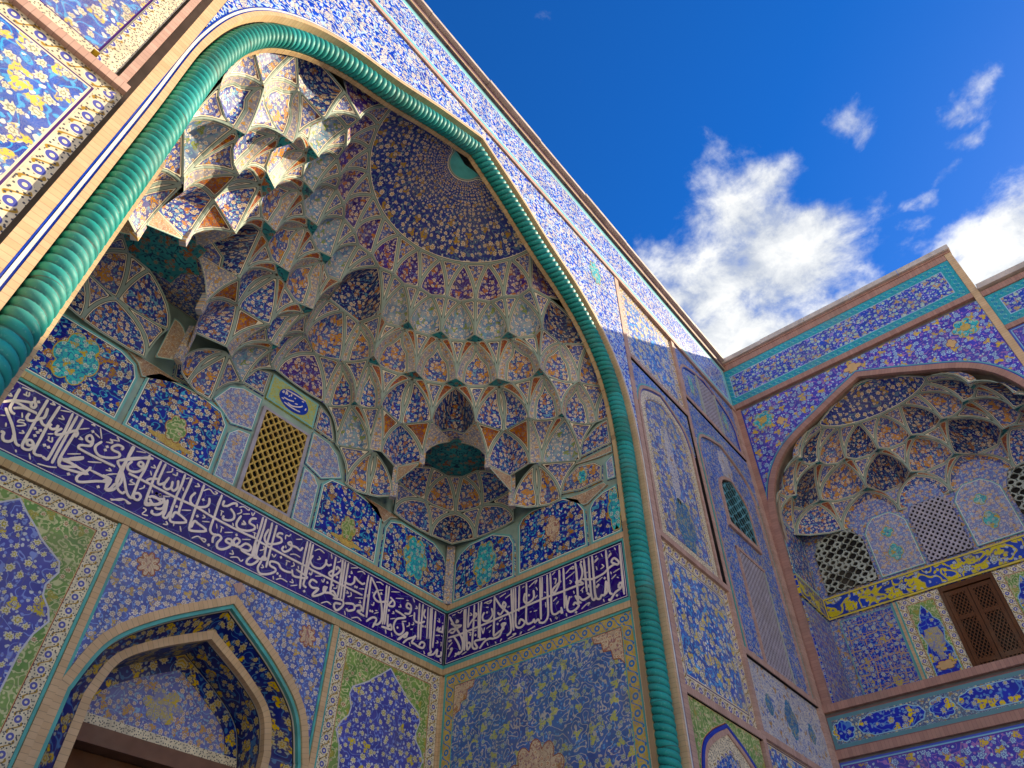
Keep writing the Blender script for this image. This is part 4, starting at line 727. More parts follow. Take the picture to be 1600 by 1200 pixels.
band(SR, 'S', 4.36, 7.69, 'short dark blue band of cream calligraphy on the right side wall', BAND_S)
# ------------------------------------------------------------------ muqarnas vaults
def side_curve(Fp, A, t):
    ph = t * math.pi / 2; h = .62 * (1 - math.cos(ph)) + .38 * t * t; v = .62 * math.sin(ph) + .38 * t
    return (Fp[0] + (A[0] - Fp[0]) * h, Fp[1] + (A[1] - Fp[1]) * h, Fp[2] + (A[2] - Fp[2]) * v)
def trap(c): return lambda s: min(1., s / c, (1 - s) / c)
tent = lambda s: 1 - abs(2 * s - 1)
SS = (0, .05, .13, .28, .5, .72, .87, .95, 1); TS = (0, .05, .14, .3, .47, .64, .8, .92, 1)
class Vault:
    def __init__(v, par, centre, ymin=None, xmin=None, flip=None): v.par = par; v.c = centre; v.ymin = ymin; v.xmin = xmin; v.flip = flip; v.mirror = False; v.axis = None; v.scale = 1.
    def w(v, p):
        x, y, z = p
        if v.mirror and v.axis == 'x': x = 2 * v.c[0] - x
        if v.mirror and v.axis == 'y': y = 2 * v.c[1] - y
        if v.ymin is not None: y = max(y, v.ymin)
        if v.xmin is not None: x = max(x, v.xmin)
        return (x, y, z)
    def grid(v, name, fn, mat, par=None, ss=SS, ts=TS, uvf=None):
        ns, n_t = len(ss), len(ts); P = [[v.w(fn(s, t)) for s in ss] for t in ts]
        # surface coordinates by arc length, border distance to the outline
        us = [[0.] * ns for _ in ts]; vv = [[0.] * ns for _ in ts]
        dist = lambda a, b: math.sqrt(sum((a[k] - b[k]) ** 2 for k in range(3)))
        for i in range(n_t):
            mid = ns // 2; us[i][mid] = 0
            for j in range(mid + 1, ns): us[i][j] = us[i][j - 1] + dist(P[i][j], P[i][j - 1])
            for j in range(mid - 1, -1, -1): us[i][j] = us[i][j + 1] - dist(P[i][j], P[i][j + 1])
        for j in range(ns):
            for i in range(1, n_t): vv[i][j] = vv[i - 1][j] + dist(P[i][j], P[i - 1][j])
        bl = [P[0][j] for j in range(ns)] + [P[i][ns - 1] for i in range(n_t)] + [P[-1][j] for j in range(ns - 1, -1, -1)] + [P[i][0] for i in range(n_t - 1, -1, -1)]
        segs = [(Vector(a), Vector(b)) for a, b in zip(bl, bl[1:]) if dist(a, b) > 1e-5]
        def ed(p):
            p = Vector(p); m = 9
            for a, b in segs:
                d = b - a; t = max(0, min(1, (p - a).dot(d) / d.length_squared)); m = min(m, (p - a - d * t).length)
            return m
        vs = []; pc = []; fs = []
        for i in range(n_t):
            for j in range(ns):
                vs.append(P[i][j]); e = 0. if i in (0, n_t - 1) or j in (0, ns - 1) else ed(P[i][j]); pc.append((us[i][j] * v.scale, vv[i][j] * v.scale, e) if uvf is None else uvf(ss[j], ts[i]) + (e,))
        for i in range(n_t - 1):
            for j in range(ns - 1):
                q = (i * ns + j, i * ns + j + 1, (i + 1) * ns + j + 1, (i + 1) * ns + j)
                a = [vs[k] for k in q]
                d1 = [a[2][k] - a[0][k] for k in range(3)]; d2 = [a[3][k] - a[1][k] for k in range(3)]
                cr = (d1[1] * d2[2] - d1[2] * d2[1], d1[2] * d2[0] - d1[0] * d2[2], d1[0] * d2[1] - d1[1] * d2[0])
                if sum(c * c for c in cr) < 1e-12: continue
                fs.append(q)
        if not fs: return None
        return mesh(name, vs, fs, mat, par or v.par, pc)
    def leaf_fn(v, F1, F2, A, bulge, shape):
        mx, my = (F1[0] + F2[0]) / 2 - v.c[0], (F1[1] + F2[1]) / 2 - v.c[1]
        ex, ey = F2[0] - F1[0], F2[1] - F1[1]; l = math.hypot(ex, ey) or 1; nx, ny = ey / l, -ex / l
        if nx * mx + ny * my < 0: nx, ny = -nx, -ny
        def fn(s, t):
            a = side_curve(F1, A, t); b = side_curve(F2, A, t); k = bulge * shape(s) * max(0., 1 - t * t) ** .85
            return (a[0] + (b[0] - a[0]) * s + nx * k, a[1] + (b[1] - a[1]) * s + ny * k, a[2] + (b[2] - a[2]) * s)
        return fn
    def leaf(v, F1, F2, A, bulge, mat='m_leaf', style='plain', c=.28, shape=None, name='niche_cell'):
        fn = v.leaf_fn(F1, F2, A, bulge, shape or trap(c))
        if style == 'plain': return v.grid(name, fn, mat)
        # ribbed: pointed body, side strips, orange kites, dark star under the apex
        def wl_(t): return .15 if t < .45 else .15 + .35 * ((t - .45) / .52)
        T1 = .97
        def sub(sl, sr, t0, t1):
            return lambda s, t: fn(sl(t0 + (t1 - t0) * t) * (1 - s) + sr(t0 + (t1 - t0) * t) * s, t0 + (t1 - t0) * t)
        if style == 'ribbed':
            body = v.grid(name, sub(wl_, lambda t: 1 - wl_(t), 0, T1), mat)
            for (sl, sr) in ((lambda t: 0., wl_), (lambda t: 1 - wl_(t), lambda t: 1.)):
                v.grid('side_strip', sub(sl, sr, 0, .97), 'm_strip', body, SS[::2], TS)
            return body
        if style == 'double':            # two leaves side by side with an orange kite between
            mid = lambda t: .5 - .0 * t; kw = lambda t: 0. if t < .25 else .17 * (t - .25) / .72
            a = v.grid(name, sub(lambda t: 0., lambda t: .5 - kw(t), 0, T1), mat); b = v.grid(name, sub(lambda t: .5 + kw(t), lambda t: 1., 0, T1), mat)
            v.grid('kite', sub(lambda t: .5 - kw(t), lambda t: .5 + kw(t), .25, T1), 'm_orange', a, SS[::2]); return a
    def tri(v, Fp, A1, A2, off=0., mat='m_tri', shape=None, name='kite_panel'):
        mx, my = (A1[0] + A2[0]) / 2 - v.c[0], (A1[1] + A2[1]) / 2 - v.c[1]
        ex, ey = A2[0] - A1[0], A2[1] - A1[1]; l = math.hypot(ex, ey) or 1; nx, ny = ey / l, -ex / l
        if nx * mx + ny * my < 0: nx, ny = -nx, -ny
        sh = shape or trap(.28)
        def fn(s, t):
            a = side_curve(Fp, A1, t); b = side_curve(Fp, A2, t); k = off * sh(s) * t ** 1.6
            return (a[0] + (b[0] - a[0]) * s + nx * k, a[1] + (b[1] - a[1]) * s + ny * k, a[2] + (b[2] - a[2]) * s)
        return v.grid(name, fn, mat)
    def sc(v, F1, F2, bulge, s, c=.28):
        return v.leaf_fn(F1, F2, F1, bulge, trap(c))(s, 0.)
    def cell(v, F1, F2, foot, la, ra, bulge, mat, style='ribbed', depth=.17, kite='m_kite'):
        # la / ra: points on the rim above, just left and right of its foot
        ox, oy = foot[0] - v.c[0], foot[1] - v.c[1]; l = math.hypot(ox, oy); A = (foot[0] + ox / l * depth, foot[1] + oy / l * depth, foot[2] - .012)
        v.leaf(F1, F2, A, bulge, mat, style)
        v.tri(F1, A, la, 0, kite, name='orange_kite'); v.tri(F2, A, ra, 0, kite, name='orange_kite')
        v.poly('star_soffit', [foot, la, A, ra], 'm_star', .012)
    def poly(v, name, pts, mat, bw=.02, par=None):
        p = [v.w(q) for q in pts]; n = len(p); c = [sum(q[k] for q in p) / n for k in range(3)]
        q = []
        for a in p:
            d = math.dist(a, c); f = max(0., 1 - bw * 1.3 / max(d, 1e-4)); q.append(tuple(c[k] + (a[k] - c[k]) * f for k in range(3)))
        vs = p + q; pc = [(a[0], a[1], 0) for a in p] + [(a[0], a[1], bw) for a in q]
        return mesh(name, vs, [(i, (i + 1) % n, n + (i + 1) % n, n + i) for i in range(n)] + [tuple(range(n, 2 * n))], mat, par or v.par, pc)
VC = (CX + .02, 4.20)
vault = thing('muqarnas_vault', 'large honeycomb muqarnas half vault of floral tile cells under the great arch', 'vault', (CX, 5.6, 6.79))
V = Vault(vault, VC, ymin=4.30); V.axis = 'x'
Z = {0: 6.79, 1: 7.37, 2: 7.96, 3: 8.60, 4: 9.28, 5: 9.86, 6: 10.43}
def N(dx, dy, k): return (VC[0] + dx, VC[1] + dy, Z[k] if isinstance(k, int) else k)
def pol(r, a, k): return N(r * math.cos(math.radians(a)), r * math.sin(math.radians(a)), k)
# dome shell
RD = 1.64; ZA = 11.16
def dome_fn(a0, a1):
    def fn(s, t):
        a = math.radians(a0 + (a1 - a0) * s); r = RD * (1 - t) if t < 1 else .0; z = Z[6] + (ZA - Z[6]) * (1 - (1 - t) ** 1.55)
        return (VC[0] + r * math.cos(a), VC[1] + .22 * t ** 1.5 + r * math.sin(a), z)
    return fn
V.scale = 1.0
V.mirror = False
dm = V.grid('dome_shell', lambda s, t: dome_fn(-4, 184)(s, t * .83), 'm_dome', None, [i / 40 for i in range(41)], [0, .03] + [i / 12 for i in range(1, 13)], lambda s, t: (s * 3.28 * 1.7, -1.7 * math.log(1 - t * .83)))
V.grid('dome_boss', lambda s, t: dome_fn(-4, 184)(s, .83 + t * .1699), 'turq', dm, [i / 24 for i in range(25)], [0, .5, 1])
mirrors = (False, True)
A6 = [pol(RD, 90 - 14.4 * k, 6) for k in range(7)]; A6[6] = N(1.63, .10, 6)
F5 = [pol(1.96, 82.8 - 14.4 * k, 5) for k in range(6)] + [N(2.58, .06, 5)]
S5 = [pol(2.04, 90 - 14.4 * k, 5) for k in range(6)] + [N(2.33, .24, 5)]
n90 = N(.43, 2.34, 4); g0 = N(2.34, .46, 4); e4 = N(3.14, .06, 4)
F4 = [n90] + [pol(2.26, 82.8 - 14.4 * k, 4) for k in range(1, 5)] + [g0]
q90 = N(.33, 2.76, 4); m90 = N(0, 2.76, 4); q0 = N(2.82, .42, 4)
F3 = [N(.62, 2.59, 3), pol(2.65, 60.8, 3), pol(2.65, 46, 3), pol(2.66, 31.2, 3), N(2.53, .68, 3)]
b90 = N(.36, 3.08, 3); b0 = N(3.2, .38, 3); c90 = N(0, 3.28, 3); e3 = N(3.60, .06, 3)
P0, Q0, R0, R9, Q9, P9 = N(3.06, .66, 2), N(2.80, 1.14, 2), N(2.32, 1.88, 2), N(1.86, 2.42, 2), N(1.08, 2.79, 2), N(.75, 3.04, 2)
w90 = N(.46, 3.46, 2); w0 = N(3.60, .36, 2); e2 = N(3.62, .06, 2)
def bulged(a, b, d):
    mx, my = (a[0] + b[0]) / 2, (a[1] + b[1]) / 2; ex, ey = b[0] - a[0], b[1] - a[1]; l = math.hypot(ex, ey); nx, ny = ey / l, -ex / l
    if nx * (mx - VC[0]) + ny * (my - VC[1]) < 0: nx, ny = -nx, -ny
    return (mx + nx * d, my + ny * d, a[2])
mR, mQ = bulged(R0, Q0, .28), bulged(R9, Q9, .28)
tip = bulged(R0, R9, .55)
u1, u2, v0 = N(3.27, 1.25, 1), N(3.17, 1.42, 1), N(2.77, 1.98, 1)
y1, y2, v9 = N(1.28, 3.17, 1), N(1.44, 3.06, 1), N(2.04, 2.74, 1)
x1, x9 = N(3.61, .72, 1), N(.86, 3.48, 1)
pd0, pd9 = N(3.25, 1.86, 1), N(1.88, 3.15, 1)
for mi in mirrors:
    V.mirror = mi
    for k in range(7):                                           # purple petals under the dome
        f1 = F5[k - 1] if k else (2 * VC[0] - F5[0][0], F5[0][1], F5[0][2])
        if k == 0 and mi: continue
        V.leaf(f1, F5[k], A6[k], .09 if k < 6 else .05, 'm_purple', shape=tent, name='petal_cell')
    for k in range(6): V.tri(F5[k], A6[k], A6[k + 1])
    for k in range(5): V.leaf(F4[k], F4[k + 1], S5[k + 1], .17, 'm_green', name='petal_cell')
    for k in range(6):
        V.tri(F4[k], S5[k], F5[k]); V.tri(F4[k], F5[k], S5[k + 1])
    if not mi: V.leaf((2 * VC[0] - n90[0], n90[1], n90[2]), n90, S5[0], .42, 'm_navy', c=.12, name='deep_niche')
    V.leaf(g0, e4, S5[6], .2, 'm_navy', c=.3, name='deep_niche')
    b4 = .17; b3 = .19
    X4 = [V.sc(F4[k], F4[k + 1], b4, .24) for k in range(5)]; Y4 = [V.sc(F4[k], F4[k + 1], b4, .76) for k in range(5)]   # rim points beside each foot
    for k in range(4): V.cell(F3[k], F3[k + 1], F4[k + 1], Y4[k], X4[k + 1], b3, 'm_leaf')
    for k in range(5): V.tri(F3[k], X4[k], Y4[k], b4 * .14, shape=trap(.1))
    V.tri(F3[0], q90, n90); V.tri(F3[0], n90, X4[0], 0, 'm_kite', name='orange_kite'); V.tri(F3[4], g0, q0); V.tri(F3[4], Y4[4], g0, 0, 'm_kite', name='orange_kite')
    V.leaf(b90, F3[0], q90, .07, 'm_leaf', 'ribbed'); V.leaf(F3[4], b0, q0, .12, 'm_leaf', 'ribbed')
    V.tri(b90, q90, m90); V.tri(b0, q0, e4)
    if not mi: V.leaf((2 * VC[0] - b90[0], b90[1], b90[2]), b90, m90, .20, 'm_leaf', c=.35, name='deep_niche')
    V.leaf(b0, e3, e4, .05, 'm_leaf')
    X3 = [V.sc(F3[k], F3[k + 1], b3, .24) for k in range(4)]; Y3 = [V.sc(F3[k], F3[k + 1], b3, .76) for k in range(4)]
    x90 = V.sc(b90, F3[0], .07, .85); x0_ = V.sc(F3[4], b0, .12, .15)
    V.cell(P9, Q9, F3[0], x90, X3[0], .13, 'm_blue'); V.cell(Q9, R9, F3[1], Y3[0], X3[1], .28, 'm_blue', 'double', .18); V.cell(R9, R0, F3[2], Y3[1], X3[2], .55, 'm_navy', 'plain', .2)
    V.cell(R0, Q0, F3[3], Y3[2], X3[3], .28, 'm_blue', 'double', .18); V.cell(Q0, P0, F3[4], Y3[3], x0_, .13, 'm_blue')
    V.leaf(w90, P9, b90, .12, 'm_blue', 'ribbed'); V.leaf(P0, w0, b0, .16, 'm_blue', 'ribbed')
    if not mi: V.leaf((2 * VC[0] - w90[0], w90[1], w90[2]), w90, c90, .03, 'm_purple', c=.3, name='arched_panel')
    V.leaf(w0, e2, e3, .02, 'm_blue')
    V.tri(w90, b90, c90); V.tri(w0, b0, e3)
    V.tri(P9, b90, x90, .03); V.tri(P0, x0_, b0, .06)
    for f, k in ((Q9, 0), (R9, 1), (R0, 2), (Q0, 3)): V.tri(f, X3[k], Y3[k], b3 * .14, shape=trap(.1))
    # tier hanging over the walls
    xP = V.sc(Q0, P0, .13, .85); yP = V.sc(P0, w0, .16, .15); xP9 = V.sc(P9, Q9, .13, .15); yP9 = V.sc(w90, P9, .12, .85)
    V.cell(u1, x1, P0, xP, yP, .12, 'm_green', 'plain', .12); V.cell(x9, y1, P9, yP9, xP9, .12, 'm_green', 'plain', .12)
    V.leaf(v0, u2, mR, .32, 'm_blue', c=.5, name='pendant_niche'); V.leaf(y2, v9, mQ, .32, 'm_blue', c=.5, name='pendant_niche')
    V.tri(u2, mR, Q0, .0, 'm_orange'); V.tri(v0, R0, mR, .0, 'm_orange'); V.tri(y2, Q9, mQ, 0, 'm_orange'); V.tri(v9, mQ, R9, 0, 'm_orange')
    V.leaf(u2, u1, Q0, .0, 'm_strip', name='narrow_strip'); V.leaf(y1, y2, Q9, .0, 'm_strip', name='narrow_strip')
    V.tri(u1, Q0, xP, .06); V.tri(y1, xP9, Q9, .06); V.tri(x1, yP, w0, .07); V.tri(x9, w90, yP9, .06)
    V.tri(v0, R0, tip, 0, 'm_strip'); V.tri(v9, tip, R9, 0, 'm_strip')
    # corner recess: star ceiling and two tiers of cells
    zs = 7.93
    V.poly('recess_ceiling', [N(2.2, 2.3, 7.955), N(3.66, 1.7, 7.955), N(3.66, 3.56, 7.955), N(1.6, 3.56, 7.955)], 'm_tri', .047)
    sc = (2.84, 2.78); st = []
    for k in range(16):
        a = math.radians(45 + 22.5 * k); r = .60 if k % 2 == 0 else .46; st.append(N(sc[0] + r * math.cos(a), sc[1] + r * math.sin(a), zs))
    V.poly('corner_star', st, 'm_star', .025)
    s = lambda a, r=.44: N(sc[0] + r * math.cos(math.radians(a)), sc[1] + r * math.sin(math.radians(a)), 7.92)
    c1, c2, c3, e1_, e3_ = N(2.84, 3.44, 1), N(3.42, 3.28, 1), N(3.55, 2.77, 1), N(2.12, 3.40, 1), N(3.52, 2.08, 1)
    V.leaf(c1, c2, s(62), .04, 'm_leaf', name='recess_cell'); V.leaf(c2, c3, s(28), .04, 'm_leaf', name='recess_cell')
    V.leaf(e1_, c1, s(105), .04, 'm_blue', name='recess_cell'); V.leaf(c3, e3_, s(-15), .04, 'm_blue', name='recess_cell')
    V.tri(c2, s(62), s(28)); V.tri(c1, s(105), s(62)); V.tri(c3, s(28), s(-15))
    k1, k2, j1, j2 = N(3.05, 3.46, 0), N(3.60, 2.95, 0), N(2.2, 3.46, 0), N(3.60, 2.1, 0)
    V.leaf(k1, k2, c2, .22, 'm_navy', c=.5, name='corner_niche'); V.tri(k1, c1, c2); V.tri(k2, c2, c3)
    V.leaf(j1, k1, c1, .03, 'm_blue', name='recess_cell'); V.leaf(k2, j2, c3, .03, 'm_blue', name='recess_cell')
    V.tri(j1, e1_, c1); V.tri(j2, c3, e3_)
    # pendants and the cells beside them
    pz = 6.79
    for (pq, outw, xx, top, wall) in ((pd0, (1, 0), N(3.61, 1.15, 0), N(3.22, 1.34, 1), e3_), (pd9, (0, 1), N(1.2, 3.49, 0), N(1.36, 3.12, 1), e1_)):
        bx = pq[0]; by = pq[1]; hw_ = .055
        tx, ty = (.6, -.8) if outw[0] else (.8, -.6)            # strip faces the middle of the recess
        a = (bx - tx * hw_, by - ty * hw_); b = (bx + tx * hw_, by + ty * hw_); nxx, nyy = -ty, tx
        if nxx * (bx - VC[0]) + nyy * (by - VC[1]) < 0: nxx, nyy = -nxx, -nyy
        vs = []
        for z_ in (pz, Z[1] + .06):
            for (qx, qy) in (a, b, (b[0] + nxx * .08, b[1] + nyy * .08), (a[0] + nxx * .08, a[1] + nyy * .08)): vs.append(V.w((qx, qy, z_)))
        mesh('pendant', vs, [(0, 1, 5, 4), (1, 2, 6, 5), (2, 3, 7, 6), (3, 0, 4, 7), (0, 1, 2, 3)], 'm_strip', vault, [((i % 4 == 1) * .11, (i // 4) * .6, .05) for i in range(8)])
        foot = (bx, by, pz)
        V.leaf(foot, xx, top, .12, 'm_leaf', 'double'); V.leaf(foot, (wall[0], wall[1], pz + .05), (wall[0], wall[1], Z[1] + .25), .0, 'm_net', name='pendant_web')
        V.leaf((foot[0], foot[1], pz + .25), (v0 if outw[0] else v9), (bx, by, Z[1] + .02), 0, 'm_net', name='pendant_web')
        V.tri(xx, top, (x1 if outw[0] else x9))
    for vq in (v0, v9):
        ox, oy = vq[0] - VC[0], vq[1] - VC[1]; l = math.hypot(ox, oy); ox /= l; oy /= l; tx, ty = -oy, ox; vs = []
        for z_ in (Z[1] - .05, Z[1] + .30):
            for (a_, b_) in ((-.045, -.01), (.045, -.01), (.045, .07), (-.045, .07)): vs.append(V.w((vq[0] + tx * a_ + ox * b_, vq[1] + ty * a_ + oy * b_, z_)))
        mesh('drop_strip', vs, [(0, 1, 5, 4), (1, 2, 6, 5), (2, 3, 7, 6), (3, 0, 4, 7), (0, 1, 2, 3)], 'm_strip', vault, [((i % 4 in (1, 2)) * .09, (i // 4) * .35, .05) for i in range(8)])
    # corner shaft below
    vs = []
    for z_ in (5.76, 6.84):
        for (dx, dy) in ((3.50, 3.50), (3.60, 3.40), (3.66, 3.56)): vs.append(V.w(N(dx, dy, z_)))
    mesh('corner_shaft', vs, [(0, 1, 4, 3), (1, 2, 5, 4), (2, 0, 3, 5), (0, 1, 2)], 'm_strip', vault, [(0, 0, .05), (.14, 0, .05), (.1, 0, .05), (0, 1.1, .05), (.14, 1.1, .05), (.1, 1.1, .05)])
# solid masonry above the vault, so that no daylight leaks in
core = thing('portal_masonry', 'plain brick masonry mass behind and above the portal vault', 'masonry', (CX, 8.6, -1.6))
mesh('roof_mass', [(-.4, 4.46, 11.5), (8.6, 4.46, 11.5), (8.6, 9.2, 11.5), (-.4, 9.2, 11.5), (-.4, 4.46, 13.4), (8.6, 4.46, 13.4), (8.6, 9.2, 13.4), (-.4, 9.2, 13.4)], [(0, 1, 2, 3), (4, 5, 6, 7), (0, 1, 5, 4), (1, 2, 6, 5), (2, 3, 7, 6), (3, 0, 4, 7)], 'plaster', core)
mesh('rear_mass', [(-.4, 9.0, -1.6), (8.6, 9.0, -1.6), (8.6, 9.2, -1.6), (-.4, 9.2, -1.6), (-.4, 9.0, 11.5), (8.6, 9.0, 11.5), (8.6, 9.2, 11.5), (-.4, 9.2, 11.5)], [(0, 1, 2, 3), (4, 5, 6, 7), (0, 1, 5, 4), (1, 2, 6, 5), (2, 3, 7, 6), (3, 0, 4, 7)], 'plaster', core)
for x0, x1_ in ((-.45, .12), (8.08, 8.6)):
    mesh('flank_mass', [(x0, 4.46, -1.6), (x1_, 4.46, -1.6), (x1_, 9.2, -1.6), (x0, 9.2, -1.6), (x0, 4.46, 11.5), (x1_, 4.46, 11.5), (x1_, 9.2, 11.5), (x0, 9.2, 11.5)], [(0, 1, 2, 3), (4, 5, 6, 7), (0, 1, 5, 4), (1, 2, 6, 5), (2, 3, 7, 6), (3, 0, 4, 7)], 'plaster', core)
# ------------------------------------------------------------------ wing wall on the right, with its own gallery niche
wing = thing('wing_wall', 'shaded tiled wing wall with turquoise-edged frieze and smaller pointed arch', 'wall', (XW + .2, CW, -1.6))
WH = smooth_half([(2.62, 4.93), (2.62, 6.4), (2.60, 7.9), (2.50, 9.25), (1.98, 10.20), (.88, 10.84), (0, 11.26)], 9)
YE = -1.58
slab('wall_body', wing, W, [(4.0, 4.8), (4.0, 13.4), (YE, 13.4), (YE, 4.8)] + full(offset_half(WH, .0), CW)[::-1] if False else [(YE, 4.8), (YE, 13.4), (4.2, 13.4), (4.2, 4.8)] + full(WH, CW), .06, .34, 'plaster')
bar('wall_base', wing, W, YE, 4.2, -1.6, 4.8, .06, .34, 'plaster')
arch_band('arch_rose_brick', wing, W, CW, WH, -.0, .13, -.03, .2, 'brick_rose')
arch_band('arch_blue_line', wing, W, CW, WH, .132, .155, -.01, .06, 'blueglaze'); arch_band('arch_pale_line', wing, W, CW, WH, .157, .185, -.014, .06, 'lattice_t')
hw = [p for p in offset_half(WH, .187) if p[0] < 2.64 and p[1] > 7.0]; cw = full(hw, CW)
slab('spandrel_panel', wing, W, [(3.86, cw[0][1] - .01), (3.86, 11.80), (CW - 2.65, 11.80), (CW - 2.65, cw[-1][1] - .01)] + cw[::-1], .0, .06, 'wing_span', 0)
for sg in (1, -1):
    slab('spandrel_medallion', wing, W, lobed(CW + sg * 2.22, 11.28, .26, .26, 6, .25), -.006, 0, 'medallion', .02)
    slab('medallion_heart', wing, W, lobed(CW + sg * 2.22, 11.28, .10, .10, 8, .2), -.012, -.006, 'lattice_y', 0)
    slab('palmette', wing, W, lobed(CW + sg * 1.85, 11.05, .10, .12, 4, .3), -.006, 0, 'green', .012)
slab('apex_star', wing, W, lobed(CW + .02, 11.58, .2, .13, 4, .35), -.006, 0, 'green', .012)
bar('jamb_brick', wing, W, 3.865, 4.0, 4.93, 11.86, -.015, .06, 'brick_rose'); bar('jamb_blue_line', wing, W, 3.835, 3.862, 4.93, 11.80, -.008, .06, 'blueglaze')
bar('end_brick', wing, W, YE, CW - 2.655, 4.93, 13.40, -.015, .06, 'brick_beige')
bar('rail_rose', wing, W, CW - 2.65, 4.0, 11.90, 12.04, -.04, .06, 'brick_rose'); bar('rail_gap_shade', wing, W, CW - 2.65, 4.0, 11.805, 11.895, .04, .06, 'gap_shade')
ring('frieze_border', wing, W, (CW - 2.65, 4.0, 12.045, 13.22), (CW - 2.43, 3.9, 12.265, 13.0), -.004, .06, 'turqband')
slab('frieze_panel', wing, W, rect(CW - 2.43, 3.9, 12.265, 13.0), .0, .06, 'wing_frieze', .03)
bar('cornice_rose', wing, W, YE, 4.0, 13.405, 13.46, -.03, .3, 'brick_rose'); bar('cornice_beige', wing, W, CW - 2.65, 4.0, 13.225, 13.40, -.015, .06, 'brick_rose')
for k in range(5): bar('coping', wing, W, YE - .02 + k * 1.12, YE - .02 + k * 1.12 + 1.112, 13.465, 13.60 + random.uniform(-.008, .008), -.08 - random.uniform(0, .012), .4, 'stone')
# parapet bands below the gallery
bar('sill_rose', wing, W, YE, 4.0, 4.80, 4.925, -.05, .4, 'brick_rose'); bar('sill_shadow', wing, W, YE, 4.0, 4.755, 4.797, .03, .06, 'gap_shade')
def cart_band(z0, z1, tone):
    slab('cartouche_band', wing, W, rect(YE, 4.0, z0, z1), .0, .06, tone, .085); zc_ = (z0 + z1) / 2; hh = (z1 - z0) / 2 - .10
    y = 3.78
    for k in range(4):
        slab('small_medallion', wing, W, lobed(y - .02, zc_, .2, hh, 8, .16), -.006, 0, 'cartouche', .022)
        slab('long_cartouche', wing, W, [(y - .25 - a, b) for a, b in ((0, zc_), (.06, zc_ + hh * .6), (.16, zc_ + hh * .75), (.24, zc_ + hh), (.86, zc_ + hh), (.94, zc_ + hh * .75), (1.04, zc_ + hh * .6), (1.10, zc_), (1.04, zc_ - hh * .6), (.94, zc_ - hh * .75), (.86, zc_ - hh), (.24, zc_ - hh), (.16, zc_ - hh * .75), (.06, zc_ - hh * .6))], -.006, 0, 'cartouche', .022)
        y -= 1.58
cart_band(4.20, 4.75, 'wing_med')
bar('rail_rose', wing, W, YE, 4.0, 4.06, 4.195, -.04, .06, 'brick_rose'); bar('rail_shadow', wing, W, YE, 4.0, 4.02, 4.057, .03, .06, 'gap_shade')
slab('base_panel', wing, W, rect(YE, 4.0, 2.6, 4.015), .0, .06, 'wing_span', .07)
bar('rail_rose', wing, W, YE, 4.0, 2.48, 2.595, -.04, .06, 'brick_rose')
slab('base_panel', wing, W, rect(YE, 4.0, .2, 2.475), .0, .06, 'wing_span', .07)
# gallery niche: floor, side returns, back wall
gal = thing('gallery_back_wall', 'tiled back wall of the gallery niche with pierced screens and a wooden door', 'wall', (XN, CW, 4.85))
mesh('gallery_floor', [(XW + .06, YNS + .1, 4.84), (XN + .1, YNS + .1, 4.84), (XN + .1, YN2 - .1, 4.84), (XW + .06, YN2 - .1, 4.84)], [(0, 1, 2, 3)], 'plaster', gal)
slab('wall_body', gal, WN, rect(YN2 - .1, YNS + .1, 4.84, 9.3), .03, .2, 'wallsand')
for pl, nm in ((WS, 'side_return'), (WS2, 'side_return')):
    slab(nm, gal, pl, rect(XW + .06, XN, 4.84, 9.3), .03, .2, 'wallsand')
    slab('side_panel', gal, pl, rect(XW + .1, XN - .04, 4.9, 6.96), .0, .03, 'stars', .02)
    slab('yellow_band', gal, pl, rect(XW + .06, XN - .02, 7.0, 7.46), -.02, .03, 'yelband', .045)
    slab('side_panel', gal, pl, rect(XW + .1, XN - .1, 7.5, 8.9), .0, .03, 'vaultwall', .05)
slab('yellow_band', gal, WN, rect(YN2, YNS, 7.0, 7.46), -.022, .03, 'yelband', .045)
